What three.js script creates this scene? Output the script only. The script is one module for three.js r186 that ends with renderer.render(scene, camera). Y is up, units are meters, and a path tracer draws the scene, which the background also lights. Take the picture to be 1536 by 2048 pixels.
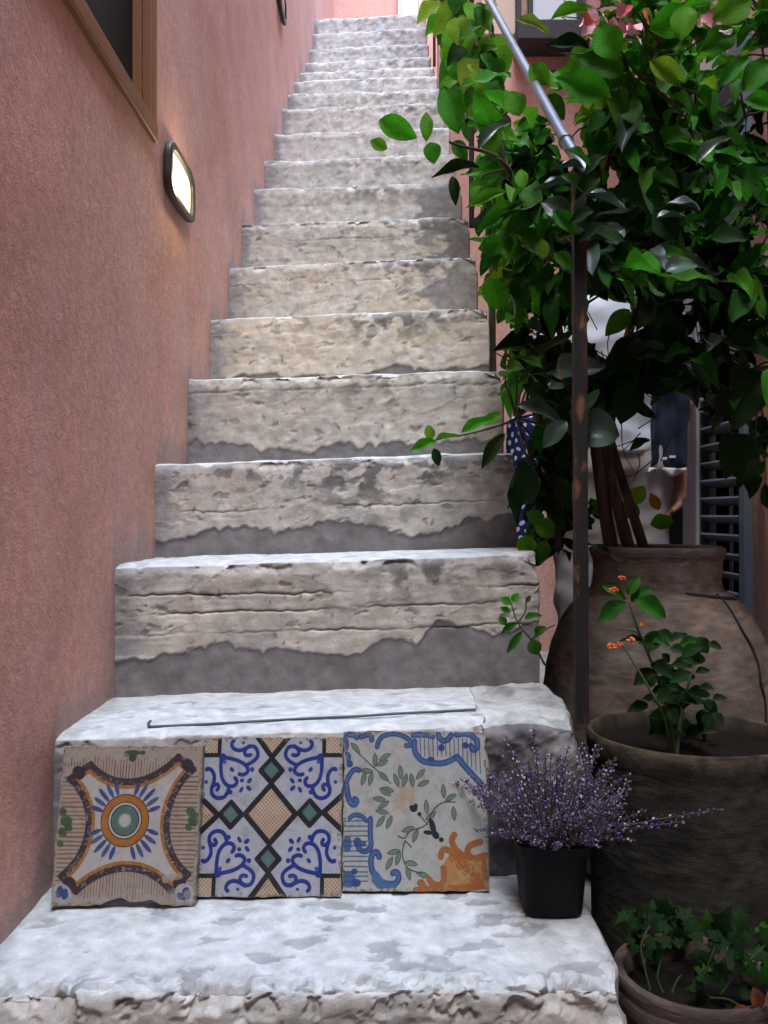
import * as THREE from 'three';
import { mergeGeometries, mergeVertices } from 'three/addons/utils/BufferGeometryUtils.js';
import { RoundedBoxGeometry } from 'three/addons/geometries/RoundedBoxGeometry.js';
import { createNoise3D } from 'simplex-noise';

// ---------------------------------------------------------------- camera, sky, light, exposure
const scene = new THREE.Scene();
const F = 1750, EYE = 0.72, PITCH = Math.atan(-4 / F);            // the photograph is 1536 x 2048
const camera = new THREE.PerspectiveCamera(2 * Math.atan(1024 / F) * 180 / Math.PI, 0.75, 0.02, 80);
camera.position.set(0, EYE, 0);
camera.rotation.x = -PITCH;
camera.updateMatrixWorld(true);

const renderer = new THREE.WebGLRenderer({ antialias: true });
renderer.toneMapping = THREE.LinearToneMapping;
renderer.toneMappingExposure = 7.9;
renderer.shadowMap.enabled = true;

{ // overcast sky: brightest overhead, slightly blue
  const w = 128, h = 64, a = new Float32Array(w * h * 4);
  for (let j = 0; j < h; j++) {
    const el = Math.sin(((j + 0.5) / h - 0.5) * Math.PI);
    const l = el > 0 ? 0.95 * (1 + 2.2 * el) / 3.2 : 0.14;
    for (let i = 0; i < w; i++) a.set([l * 0.66, l * 1.02, l * 1.6, 1], (j * w + i) * 4);
  }
  const t = new THREE.DataTexture(a, w, h, THREE.RGBAFormat, THREE.FloatType);
  t.mapping = THREE.EquirectangularReflectionMapping; t.magFilter = THREE.LinearFilter; t.needsUpdate = true;
  scene.background = t; scene.environment = t;
}
const sun = new THREE.DirectionalLight(new THREE.Color(1, 0.99, 0.96), 0.6);
sun.position.set(0.35, 8, 1.2); sun.target.position.set(0, 0, -2);
sun.castShadow = true; sun.shadow.radius = 45; sun.shadow.mapSize.set(2048, 2048);
Object.assign(sun.shadow.camera, { left: -6, right: 6, top: 6, bottom: -6, near: 0.5, far: 25 });
scene.add(sun, sun.target);

// ---------------------------------------------------------------- helpers
let seedState = 20240607;
const rnd = () => { seedState = (seedState + 0x6d2b79f5) | 0; let t = Math.imul(seedState ^ (seedState >>> 15), 1 | seedState); t = (t + Math.imul(t ^ (t >>> 7), 61 | t)) ^ t; return ((t ^ (t >>> 14)) >>> 0) / 4294967296; };
const rr = (a, b) => a + (b - a) * rnd();
const N3 = createNoise3D(rnd);
const fbm = (x, y, z, o = 4) => { let s = 0, a = 0.5; for (let i = 0; i < o; i++) { s += a * N3(x, y, z); x = x * 2.03 + 7.1; y = y * 2.03 - 3.7; z = z * 2.03 + 1.3; a *= 0.5; } return s; };
const ridge = (x, y, z, o = 3) => { let s = 0, a = 0.55; for (let i = 0; i < o; i++) { s += a * (1 - Math.abs(N3(x, y, z))); x = x * 2.1 + 3.1; y = y * 2.1 + 1.7; z = z * 2.1 - 5.2; a *= 0.5; } return s; };
const sstep = (a, b, x) => { const t = Math.min(1, Math.max(0, (x - a) / (b - a))); return t * t * (3 - 2 * t); };
const lerp = (a, b, t) => a + (b - a) * t;
const mix3 = (a, b, t) => [lerp(a[0], b[0], t), lerp(a[1], b[1], t), lerp(a[2], b[2], t)];
const V = (x, y, z) => new THREE.Vector3(x, y, z);
const at = (px, py, d) => {                                        // where the photograph's pixel lies on the plane z = -d
  const v = V((px - 768) / F, (1024 - py) / F, -1).applyQuaternion(camera.quaternion);
  return v.multiplyScalar(d / -v.z).add(camera.position);
};
const project = (p) => { const v = p.clone().sub(camera.position).applyQuaternion(camera.quaternion.clone().invert()); return [768 - F * v.x / v.z, 1024 + F * v.y / v.z, -v.z]; };
const used = new Map();
const numbered = (n) => { const k = used.get(n) ?? 0; used.set(n, k + 1); return k ? `${n}_${String(k).padStart(3, '0')}` : n; };
function tag(o, label, category, group) { o.userData.label = label; o.userData.category = category; if (group) o.userData.group = group; return o; }
function thing(name, label, category, pos = V(0, 0, 0), group) {
  const g = new THREE.Group(); g.name = numbered(name); g.position.copy(pos); scene.add(g); return tag(g, label, category, group);
}
function mesh(name, geo, mat, parent) {
  const m = new THREE.Mesh(geo, mat); m.castShadow = m.receiveShadow = true;
  m.name = parent === scene ? numbered(name) : name;
  const k = parent.userData.partNames ??= new Map();
  if (parent !== scene) { const n = k.get(name) ?? 0; k.set(name, n + 1); if (n) m.name = `${name}_${String(n).padStart(3, '0')}`; }
  parent.add(m); return m;
}
// a part given in world coordinates under a thing that stands at pos
function worldPart(name, geo, mat, g) { geo.translate(-g.position.x, -g.position.y, -g.position.z); return mesh(name, geo, mat, g); }
function paint(geo, fn) {
  const p = geo.attributes.position, n = geo.attributes.normal, c = new Float32Array(p.count * 3);
  for (let i = 0; i < p.count; i++) c.set(fn(p.getX(i), p.getY(i), p.getZ(i), n ? n.getX(i) : 0, n ? n.getY(i) : 0, n ? n.getZ(i) : 0), i * 3);
  geo.setAttribute('color', new THREE.BufferAttribute(c, 3)); return geo;
}
const box = (x0, x1, y0, y1, z0, z1, r = 0.003) => {
  const w = x1 - x0, h = y1 - y0, d = z1 - z0;
  const g = new RoundedBoxGeometry(w, h, d, 2, Math.min(r, w / 2.01, h / 2.01, d / 2.01));
  return g.translate((x0 + x1) / 2, (y0 + y1) / 2, (z0 + z1) / 2);
};
const strip = (g) => { for (const k of Object.keys(g.attributes)) if (!['position', 'normal'].includes(k)) g.deleteAttribute(k); return g.index ? g.toNonIndexed() : g; };
const merged = (list) => mergeGeometries(list.map(strip));
function tube(points, r0, r1 = r0, seg = 12, rad = 6) {             // tapered tube
  const c = new THREE.CatmullRomCurve3(points), g = new THREE.TubeGeometry(c, seg, 1, rad, false), p = g.attributes.position;
  const ctr = []; for (let i = 0; i <= seg; i++) ctr.push(c.getPointAt(i / seg));
  for (let i = 0; i <= seg; i++) for (let j = 0; j <= rad; j++) {
    const k = i * (rad + 1) + j, r = lerp(r0, r1, i / seg), q = ctr[i];
    p.setXYZ(k, q.x + (p.getX(k) - q.x) * r, q.y + (p.getY(k) - q.y) * r, q.z + (p.getZ(k) - q.z) * r);
  }
  return g;
}
function noiseTexture(n, fn, srgb) {
  const a = new Uint8Array(n * n * 4);
  for (let j = 0; j < n; j++) for (let i = 0; i < n; i++) { const c = fn(i, j, n); a.set([...c.map((v) => Math.max(0, Math.min(255, v * 255))), 255], (j * n + i) * 4); }
  const t = new THREE.DataTexture(a, n, n); t.wrapS = t.wrapT = THREE.RepeatWrapping; t.magFilter = THREE.LinearFilter; t.generateMipmaps = true;
  if (srgb) t.colorSpace = THREE.SRGBColorSpace; t.needsUpdate = true; return t;
}
// tileable noise through a torus-like blend
const tileNoise = (i, j, n, f, z, o = 3) => {
  const x = i / n, y = j / n, s = (a, b) => fbm(a * f, b * f, z, o);
  const bx = sstep(0.7, 1, x), by = sstep(0.7, 1, y);
  return lerp(lerp(s(x, y), s(x - 1, y), bx), lerp(s(x, y - 1), s(x - 1, y - 1), bx), by);
};
const rep = (t, x, y = x) => { const c = t.clone(); c.repeat.set(x, y); c.needsUpdate = true; return c; };

// ---------------------------------------------------------------- textures and materials
const grainPix = new Float32Array(512 * 512); for (let i = 0; i < grainPix.length; i++) grainPix[i] = rnd();
const grainAt = (i, j) => grainPix[((j + 512) % 512) * 512 + ((i + 512) % 512)];
const soft = (i, j) => (grainAt(i, j) * 2 + grainAt(i + 1, j) + grainAt(i - 1, j) + grainAt(i, j + 1) + grainAt(i, j - 1)) / 6;
const stuccoMap = noiseTexture(512, (i, j, n) => {
  const g = soft(i, j) - 0.5, m = tileNoise(i, j, n, 12, 3.3);
  const v = 0.88 + g * 0.24 + m * 0.07, sp = grainAt(i >> 1, j >> 1) > 0.985 ? -0.2 : 0;
  return [v + sp, v * 0.98 + sp + g * 0.05, v * 0.97 + sp + g * 0.05];
}, true);
const stuccoBump = noiseTexture(512, (i, j, n) => { const v = 0.5 + (soft(i, j) - 0.5) * 0.8 + tileNoise(i, j, n, 20, 9.1) * 0.5; return [v, v, v]; });
const stoneMap = noiseTexture(512, (i, j, n) => {
  const g = soft(i, j) - 0.5, m = tileNoise(i, j, n, 9, 1.7, 5), pit = 0;
  const v = 0.9 + g * 0.12 + m * 0.16 - pit; return [v, v, v];
}, true);
const stoneBump = noiseTexture(512, (i, j, n) => { const v = 0.6 + (soft(i, j) - 0.5) * 0.25 + tileNoise(i, j, n, 9, 1.7, 5) * 0.5; return [v, v, v]; });
const clayMap = noiseTexture(256, (i, j, n) => { const g = soft(i, j) - 0.5, m = tileNoise(i, j, n, 5, 2.2, 5), v = 0.82 + g * 0.14 + m * 0.25; return [v, v, v]; }, true);

const std = (o) => new THREE.MeshStandardMaterial(o), phys = (o) => new THREE.MeshPhysicalMaterial(o);
const lin = (r, g, b) => new THREE.Color().setRGB(r, g, b);
const M = {
  stone: std({ vertexColors: true, roughness: 0.72, map: rep(stoneMap, 3), bumpMap: rep(stoneBump, 3), bumpScale: 0.002 }),
  wall: std({ vertexColors: true, roughness: 0.93, map: rep(stuccoMap, 2.6), bumpMap: rep(stuccoBump, 2.6), bumpScale: 0.0008 }),
  plainWall: std({ color: lin(0.5, 0.26, 0.22), roughness: 0.95 }),
  wood: std({ vertexColors: true, roughness: 0.5 }),
  screen: phys({ color: lin(0.007, 0.009, 0.011), roughness: 0.5, specularIntensity: 0.3 }),
  lampMetal: std({ color: lin(0.05, 0.04, 0.036), metalness: 0.4, roughness: 0.45 }),
  lampBlack: std({ color: lin(0.008, 0.009, 0.011), metalness: 0.3, roughness: 0.3 }),
  lampGlow: std({ color: lin(0.8, 0.78, 0.7), emissive: lin(1, 0.82, 0.44), emissiveIntensity: 0.29, roughness: 0.4 }),
  darkGlass: phys({ color: lin(0.03, 0.035, 0.04), roughness: 0.15 }),
  steel: std({ color: lin(0.19, 0.195, 0.21), metalness: 0.6, roughness: 0.5 }),
  rust: std({ vertexColors: true, roughness: 0.85, metalness: 0.15 }),
  iron: std({ color: lin(0.012, 0.012, 0.014), roughness: 0.6 }),
  darkClay: phys({ vertexColors: true, roughness: 1, specularIntensity: 0.15, map: rep(clayMap, 4), bumpMap: rep(clayMap, 4), bumpScale: 0.002 }),
  clay: std({ vertexColors: true, roughness: 0.92, map: rep(clayMap, 4), bumpMap: rep(clayMap, 4), bumpScale: 0.002 }),
  soil: phys({ color: lin(0.012, 0.009, 0.007), roughness: 1, specularIntensity: 0.15 }),
  plasticPot: phys({ color: lin(0.004, 0.004, 0.005), roughness: 0.6, specularIntensity: 0.35 }),
  bark: std({ vertexColors: true, roughness: 0.95 }),
  twig: std({ color: lin(0.07, 0.055, 0.03), roughness: 0.9 }),
  greenStem: std({ color: lin(0.06, 0.1, 0.03), roughness: 0.8 }),
  shutter: std({ color: lin(0.13, 0.155, 0.19), roughness: 0.5 }),
  jamb: std({ color: lin(0.42, 0.33, 0.31), roughness: 0.85 }),
  dark: phys({ color: lin(0.006, 0.006, 0.008), roughness: 0.9, specularIntensity: 0.2 }),
  white: std({ color: lin(0.7, 0.7, 0.68), roughness: 0.8 }),
  ground: std({ color: lin(0.36, 0.34, 0.31), roughness: 0.9, map: rep(stoneMap, 30), bumpMap: rep(stoneBump, 30), bumpScale: 0.004 }),
};

// ---------------------------------------------------------------- the setting: ground, walls
{
  const g = new THREE.PlaneGeometry(60, 60, 1, 1); g.rotateX(-Math.PI / 2);
  const m = mesh('ground', g, M.ground, scene); m.userData.kind = 'structure';
}
const WX = -0.467, RX = 1.05;                                       // the two wall planes
const WIN = { z0: -1.70, z1: -0.66, y0: 1.475, y1: 2.75 };           // window opening in the left wall (z0 far end)
// left end of every nosing in the photograph, and how many pixels its right end stands higher
const NOSE = [[110, 1476, 30], [230, 1132, 27], [312, 927, 25], [375, 758, 22], [420, 638, 26], [457, 533, 24], [483, 447, 16], [508, 377, 16], [530, 320, 14], [548, 267, 16],
  [564, 216, 12], [577, 187, 12], [589, 161, 12], [600, 144, 14], [611, 125, 14], [618, 98, 14], [624, 67, 14], [629, 38, 14]];
const STEPS = NOSE.map(([x, y, up]) => { const k = at(x, y, 1), d = WX / k.x; return { d, y: EYE + (k.y - EYE) * d, tilt: up * d / F / 0.75 }; });
const XR = [0.150, 0.272, 0.274, 0.285, 0.285, 0.282, 0.282, 0.282];
{ // the bottom slab
  const k = at(600, 1985, 1), y = STEPS[0].y - 0.205, d = (y - EYE) / (k.y - EYE);
  STEPS.unshift({ d, y, tilt: 0.010 });
}
{
  // window: the bottom outer corner is seen at pixel 305, 285
  const k = at(305, 287, 1), d = WX / k.x; WIN.z0 = -d; WIN.y0 = EYE + (k.y - EYE) * d;
}
const stairLine = (z) => { let h = 0; for (const q of STEPS) if (-z > q.d) h = q.y; return h; };
const pinkAt = (y, z, s) => {
  const big = fbm(y * 0.9, z * 0.9, s, 4), st = fbm(y * 0.35, z * 5, s + 4, 3), blot = fbm(y * 4, z * 4, s + 9, 4);
  let c = [0.84, 0.45, 0.35];
  c = mix3(c, [0.86, 0.54, 0.46], sstep(-0.1, 0.5, st) * 0.35 + sstep(1.2, 4.0, -z) * 0.35);  // distance term: stronger light further back put into the colour
  c = mix3(c, [0.78, 0.385, 0.285], sstep(-0.1, 0.45, big) * 0.55);
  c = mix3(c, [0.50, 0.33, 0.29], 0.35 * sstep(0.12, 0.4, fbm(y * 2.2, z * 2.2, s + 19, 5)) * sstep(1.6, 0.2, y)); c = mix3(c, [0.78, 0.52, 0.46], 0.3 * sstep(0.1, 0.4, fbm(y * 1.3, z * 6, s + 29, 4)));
  const v = 1 + blot * 0.12;
  return c.map((q) => q * v);
};
{
  const t = thing('pink_wall', 'tall rough pink stucco wall rising along the left side of the stairs', 'wall', V(WX, 0, -2));
  const pos = [], uv = [], idx = [], col = [], map = new Map();
  const zs = [], ys = [];
  for (let z = 2.5; z > -8.001; z -= z > 0.1 ? 0.1 : z > -3 ? 0.03 : 0.08) zs.push(z);  // runs on behind the camera, out of view, narrowing the light
  for (let y = 0; y < 7.01; y += y < 3.2 ? 0.03 : 0.12) ys.push(y);
  const snap = (list, v) => { let b = 0; list.forEach((q, i) => { if (Math.abs(q - v) < Math.abs(list[b] - v)) b = i; }); list[b] = v; };
  snap(zs, WIN.z0); snap(zs, WIN.z1); snap(ys, WIN.y0); snap(ys, WIN.y1);
  const vid = (i, j) => {
    const key = i * 10000 + j; if (map.has(key)) return map.get(key);
    const z = zs[i], y = ys[j], id = pos.length / 3;
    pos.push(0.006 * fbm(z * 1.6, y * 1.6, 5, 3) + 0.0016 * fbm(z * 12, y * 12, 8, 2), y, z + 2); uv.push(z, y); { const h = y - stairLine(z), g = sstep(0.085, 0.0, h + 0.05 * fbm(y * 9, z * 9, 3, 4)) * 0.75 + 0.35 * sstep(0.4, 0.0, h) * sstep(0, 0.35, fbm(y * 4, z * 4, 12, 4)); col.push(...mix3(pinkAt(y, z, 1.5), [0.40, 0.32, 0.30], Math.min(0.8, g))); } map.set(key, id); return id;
  };
  for (let i = 0; i + 1 < zs.length; i++) for (let j = 0; j + 1 < ys.length; j++) {
    const zc = (zs[i] + zs[i + 1]) / 2, yc = (ys[j] + ys[j + 1]) / 2;
    if (zc > WIN.z0 && zc < WIN.z1 && yc > WIN.y0 && yc < WIN.y1) continue;
    const a = vid(i, j), b = vid(i + 1, j), c = vid(i + 1, j + 1), d = vid(i, j + 1);
    idx.push(a, b, c, a, c, d);
  }
  const g = new THREE.BufferGeometry();
  g.setAttribute('position', new THREE.Float32BufferAttribute(pos, 3)); g.setAttribute('uv', new THREE.Float32BufferAttribute(uv, 2)); g.setAttribute('color', new THREE.Float32BufferAttribute(col, 3));
  g.setIndex(idx); g.computeVertexNormals();
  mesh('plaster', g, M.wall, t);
  worldPart('wall_core', new THREE.BoxGeometry(0.22, 7, 10.5).translate(WX - 0.19, 3.5, -2.75), M.plainWall, t);
}
{ // right building and the end of the passage
  const t = thing('pink_house', 'pink house facade with shutters at the right behind the bush', 'house', V(RX, 0, -4));
  const g = new THREE.PlaneGeometry(11.5, 7, 115, 70); g.rotateY(-Math.PI / 2); g.translate(RX, 3.5, -3.25);  // near end runs on out of view, keeping light off the pots
  const p = g.attributes.position; const u = g.attributes.uv;
  for (let i = 0; i < p.count; i++) { u.setXY(i, p.getZ(i), p.getY(i)); p.setX(i, RX + 0.005 * fbm(p.getZ(i) * 1.5, p.getY(i) * 1.5, 2)); }
  g.computeVertexNormals(); paint(g, (x, y, z) => pinkAt(y, z, 7.7));
  worldPart('plaster', g, M.wall, t);
  worldPart('wall_core', new THREE.BoxGeometry(0.3, 7, 11.6).translate(RX + 0.17, 3.5, -3.25), M.plainWall, t);
}
{
  const t = scene.children.find((o) => o.name === 'pink_house');
  worldPart('unseen_wall', new THREE.BoxGeometry(4.4, 7, 0.3).translate(-0.6, 3.5, 2.75), std({ color: lin(0.45, 0.45, 0.45), roughness: 0.95 }), t);  // unseen wall behind the camera, placed to darken risers and pots
  // cross wall closing the passage beside the stairs
  const w = thing('cross_wall', 'pink wall facing the viewer above the bush, beside the upper stairs', 'wall', V(0.67, 0, -4.7));
  const g = new THREE.PlaneGeometry(0.76, 7, 40, 160); g.translate(0.67, 3.5, -4.6);
  const u = g.attributes.uv, p = g.attributes.position; for (let i = 0; i < p.count; i++) u.setXY(i, p.getX(i), p.getY(i));
  paint(g, (x, y) => pinkAt(y, x, 5.1)); worldPart('plaster', g, M.wall, w);
  worldPart('wall_core', new THREE.BoxGeometry(0.758, 7, 0.2).translate(0.67, 3.5, -4.71), M.plainWall, w);
}
{
  const t = thing('end_wall', 'pale pink wall with a cream door closing the top of the stairs', 'wall', V(0.3, 0, -8.2));
  const g = new THREE.PlaneGeometry(1.7, 7, 30, 100); g.translate(0.3, 3.5, -8.0);
  const u = g.attributes.uv, p = g.attributes.position; for (let i = 0; i < p.count; i++) u.setXY(i, p.getX(i), p.getY(i));
  paint(g, (x, y) => pinkAt(y, x, 3.1).map((q) => q * 1.1)); worldPart('plaster', g, M.wall, t);
  worldPart('wall_core', new THREE.BoxGeometry(1.7, 7, 0.2).translate(0.3, 3.5, -8.12), M.plainWall, t);
}

// ---------------------------------------------------------------- staircase
function sculpt(x0, x1, y0, y1, z0, z1, r, cx, cy, cz, dispFn, colFn, tilt) {
  const pos = [], dirs = [], idx = [], nx = Math.max(2, Math.round((x1 - x0) / cx)), ny = Math.max(2, Math.round((y1 - y0) / cy)), nz = Math.max(2, Math.round((z1 - z0) / cz));
  const add = (na, nb, f) => {
    const o = pos.length / 3;
    for (let j = 0; j <= nb; j++) for (let i = 0; i <= na; i++) {
      const [x, y, z] = f(i / na, j / nb);
      const qx = Math.min(x, x1 - r), qy = Math.min(y, y1 - r), qz = Math.min(z, z1 - r);
      const dx = x - qx, dy = y - qy, dz = z - qz, l = Math.hypot(dx, dy, dz) || 1;
      pos.push(qx + dx / l * r, qy + dy / l * r, qz + dz / l * r); dirs.push(dx / l, dy / l, dz / l);
    }
    for (let j = 0; j < nb; j++) for (let i = 0; i < na; i++) { const a = o + j * (na + 1) + i, b = a + 1, c = b + na + 1, d = a + na + 1; idx.push(a, b, c, a, c, d); }
  };
  add(nx, ny, (s, t) => [lerp(x0, x1, s), lerp(y0, y1, t), z1]);
  add(nx, nz, (s, t) => [lerp(x0, x1, s), y1, lerp(z1, z0, t)]);
  add(nz, ny, (s, t) => [x1, lerp(y0, y1, t), lerp(z1, z0, s)]);
  let g = new THREE.BufferGeometry();
  const col = new Float32Array(pos.length), uv = new Float32Array(pos.length / 3 * 2);
  for (let k = 0; k < pos.length; k += 3) {
    const x = pos[k], y = pos[k + 1], z = pos[k + 2], n = [dirs[k], dirs[k + 1], dirs[k + 2]], e = Math.min(y1 - y, 0.5) + (z1 - z);
    const w = { x, y, z, n, t: y1 - y, b: z1 - z, h: y1 - y0, e: Math.min(Math.max(y1 - y, z1 - z), 1), right: x1 - x };
    const q = dispFn(w); w.q = q;
    const c = colFn(w); col.set(c, k);
    uv[k / 3 * 2] = n[0] > 0.75 ? x1 + (z1 - z) : x; uv[k / 3 * 2 + 1] = n[1] > 0.75 ? y1 + (z1 - z) : y;
    pos[k] += n[0] * q; pos[k + 1] += n[1] * q + tilt * (x - x0); pos[k + 2] += n[2] * q;
  }
  g.setAttribute('position', new THREE.Float32BufferAttribute(pos, 3)); g.setAttribute('color', new THREE.BufferAttribute(col, 3)); g.setAttribute('uv', new THREE.BufferAttribute(uv, 2));
  g.setIndex(idx); g = mergeVertices(g, 1e-5); g.computeVertexNormals(); return g;
}
const CEMENT = [0.225, 0.205, 0.20], LIME = [0.63, 0.555, 0.465], WHITE = [0.68, 0.675, 0.66], SOOT = [0.085, 0.08, 0.08];
const LOOK = [ // cement height, warmth, whiteness, soot, strata
  { c: 0, w: 0.2, s: 0.25, l: 0.5, wh: 0.5 }, { c: 0, w: 0.35, s: 0.15, l: 0.4, wh: 0.25 }, { c: 0.075, w: 0.25, s: 0.45, l: 0.8, wh: 0.25 }, { c: 0.055, w: 0.2, s: 1.0, l: 0.45, wh: 0.3 },
  { c: 0.06, w: 0.3, s: 0.45, l: 0.6, wh: 0.35 }, { c: 0.03, w: 0.85, s: 0.6, l: 0.4, wh: 0.2 }, { c: 0.03, w: 0.75, s: 0.55, l: 0.4, wh: 0.15 }, { c: 0.02, w: 0.5, s: 0.6, l: 0.4, wh: 0.3 },
  { c: 0.015, w: 0.25, s: 0.5, l: 0.4, wh: 0.35 }, { c: 0, w: 0.1, s: 0.45, l: 0.4, wh: 0.45 }, { c: 0.0, w: 0.2, s: 0.4, l: 0.5, wh: 0.4 }, { c: 0.02, w: 0.2, s: 0.5, l: 0.5, wh: 0.4 }];
const stairs = thing('staircase', 'worn pale limestone staircase climbing beside the pink wall', 'staircase', V(0, 0, -1));
function stepFns(i) {
  const L = LOOK[i] ?? { c: 0.0, w: 0.05, s: 0.4, l: 0.3, wh: 0.8 }, o = i * 11.3;
  const cem = (x) => L.c * (0.85 + 0.9 * fbm(x * 2.6, o, 0.3, 2)) + (L.c ? (0.016 + 0.012 * N3(o, 3, 3)) * Math.sqrt(Math.abs(N3(x * 7 + 2 * fbm(x * 3, o, 9, 2), o, 2))) - 0.006 + (i === 2 ? 0.04 * sstep(0.05, 0.1, x) : i === 3 ? 0.03 * sstep(0.1, 0.2, x) : 0) + 0.004 * N3(x * 45, o, 5) + 0.004 * N3(x * 22, o, 7) : -0.1);
  const lines = (i === 2 ? [0.085, 0.122, 0.055] : i === 3 ? [0.10] : i === 4 ? [0.035] : i === 0 ? [0.06, 0.12] : [0.05 + 0.03 * N3(o, 1, 1)]);
  const crack = (w) => {
    let m = 0;
    lines.forEach((t0, k) => {
      const tt = t0 + 0.008 * fbm(w.x * 4, o + k * 3, 1.1, 5) + 0.0022 * N3(w.x * 45, o + k, 4), dy = w.t - tt;
      const on = sstep(-0.25, 0.25, fbm(w.x * 3.5, o + k * 7, 6.6, 2));
      m = Math.max(m, on * Math.exp(-(dy * dy) / (0.0015 * 0.0015)));
    });
    return m * (i < 3 ? 1 : 0.5);
  };
  const disp = (w) => {
    const front = Math.max(0, w.n[2]), top = Math.max(0, w.n[1]);
    let q = 0.0035 * fbm(w.x * 4, w.y * 4, w.z * 4 + o, 2);
    if (front > 0.3) {
      q += front * L.l * (0.0022 * fbm(w.x * 3, w.y * 22, o, 4) + 0.0012 * (ridge(w.x * 6, w.y * 34, o + 3) - 0.6)) * (1 - sstep(0.02, 0.0, w.h - w.t - 0.03 - cem(w.x)));
      q -= 0.005 * crack(w) * front;
      const cb = w.h - w.t - 0.03, edge = cb - cem(w.x);
      w.cem = sstep(0.0018, -0.0018, edge);
      q -= 0.0028 * w.cem * front;
      if (i === 6 || i === 7 || i === 8) w.cem = Math.max(w.cem, 0.8 * sstep(-0.006, 0.006, w.x - 0.15 + 0.16 * fbm(w.x * 5, w.y * 9, o + 7, 5)));
      w.flake = sstep(0.0, 0.05, fbm(w.x * 3.0, w.y * 6, o + 25, 6)) * (1 - w.cem); w.hole = sstep(0.40, 0.46, fbm(w.x * 13, w.y * 22, o + 21, 4)) * (1 - w.cem);
      q += front * (0.0012 * w.flake - 0.0018 * w.hole);
    }
    if (top > 0.5) {
      q += top * (0.003 * fbm(w.x * 9, o, w.z * 9, 4));
      const pit = sstep(i === 0 ? 0.27 : 0.40, i === 0 ? 0.30 : 0.44, fbm(w.x * 10, o + 31, w.z * 16, 5) + (i === 0 ? 0.12 * Math.exp(-((w.x + 0.06) ** 2 + (w.b - 0.13) ** 2) / 0.002) : 0)); w.pit = pit; q -= 0.0022 * pit;
    }
    // worn, chipped nosing
    const e = w.e; w.chip = 0;
    if (e < 0.06) {
      const c = sstep(0.1, 0.25, fbm(w.x * 9, o + 13, w.y * 12, 5)) * sstep(i ? 0.025 : 0.05, 0.0, e);
      w.chip = c; if (i === 0) q -= 0.006 * sstep(0.1, 0.2, fbm(w.x * 24, w.y * 30, w.z * 30, 3)) * sstep(0.05, 0.01, e); q -= (i === 0 ? 0.016 : 0.009) * c + sstep(0.03, 0, e) * (0.003 + 0.005 * fbm(w.x * 2.5, o, 3.2, 2)) + (i < 1 ? 0.006 : 0.0035) * sstep(0.025, 0, e) * ridge(w.x * 16, w.y * 22, o, 3) * 0.5;
    }
    if (w.right < 0.06 && i < 9) q -= sstep(0.06, 0, w.right) * sstep(0.06, 0.0, w.e) * 0.02;
    return q;
  };
  const col = (w) => {
    const front = w.n[2] > 0.45, top = w.n[1] > 0.75, f1 = fbm(w.x * 6, w.y * 14 + w.z * 6, o + 41, 4), f2 = fbm(w.x * 18, w.y * 26 + w.z * 18, o + 51, 3);
    let c;
    if (top) {
      c = mix3(WHITE, [0.53, 0.51, 0.48], sstep(-0.1, 0.5, f1) * 0.22); c = mix3(c, [0.47, 0.46, 0.45], (i ? 0.12 : 0.35) * sstep(0.1, 0.16, fbm(w.x * 14, o + 61, w.z * 26, 5)) * sstep(-0.2, 0.3, f1));
      c = mix3(c, [0.36, 0.355, 0.36], (w.pit ?? 0) * 0.8);
      c = mix3(c, [0.4, 0.39, 0.38], sstep(0.38, 0.44, f2) * 0.4);
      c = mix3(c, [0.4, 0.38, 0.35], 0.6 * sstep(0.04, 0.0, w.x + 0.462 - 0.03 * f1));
      if (i === 0) { c = mix3(c, [0.34, 0.31, 0.275], 0.85 * sstep(0.35, 0.6, w.chip) * sstep(-0.05, 0.1, f2 + 0.5 * f1)); c = mix3(c, [0.2, 0.19, 0.18], 0.8 * sstep(0.2, 0.3, fbm(w.x * 30, w.y * 30, w.z * 50, 3)) * sstep(0.05, 0.0, w.e)); }
    } else {
      c = mix3(LIME, [0.62, 0.50, 0.36], L.w * sstep(-0.3, 0.4, f1 + 0.1));
      c = mix3(c, i > 9 ? [0.8, 0.8, 0.8] : [0.68, 0.66, 0.64], L.wh * sstep(-0.25, 0.3, f2 + f1 * 0.5));
      c = mix3(c, [0.42, 0.37, 0.33], 0.45 * sstep(0.05, 0.4, fbm(w.x * 3, w.y * 30, o + 61, 4)));
      if (front) {
        c = mix3(c, [0.66, 0.605, 0.54], 0.5 * (w.flake ?? 0)); c = mix3(c, [0.30, 0.265, 0.23], 0.6 * (w.hole ?? 0));
        c = mix3(c, [0.33, 0.31, 0.30], 0.4 * sstep(0.16, 0.22, fbm(w.x * 5, w.y * 9, o + 33, 5)) * (i < 5 ? 0.7 : 0.4));
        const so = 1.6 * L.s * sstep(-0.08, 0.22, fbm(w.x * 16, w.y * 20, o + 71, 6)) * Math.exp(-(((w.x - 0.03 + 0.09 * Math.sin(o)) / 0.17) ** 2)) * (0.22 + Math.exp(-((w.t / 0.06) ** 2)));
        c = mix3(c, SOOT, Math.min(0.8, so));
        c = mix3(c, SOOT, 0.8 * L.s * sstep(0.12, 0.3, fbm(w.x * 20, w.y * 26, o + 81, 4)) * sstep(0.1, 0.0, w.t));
        c = mix3(c, SOOT, 0.6 * sstep(0.50, 0.56, fbm(w.x * 38, w.y * 22, o + 91, 2)) * (1 - (w.cem ?? 0)));
        c = mix3(c, SOOT, 0.75 * crack(w));
        const k = w.cem ?? 0; c = mix3(c, CEMENT.map((q) => q * (1 + 0.28 * f1)), k);
        c = mix3(c, [0.34, 0.32, 0.31], (1 - k) * 0.7 * sstep(0.05, 0.01, w.x + 0.455 - 0.05 * f1));
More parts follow.
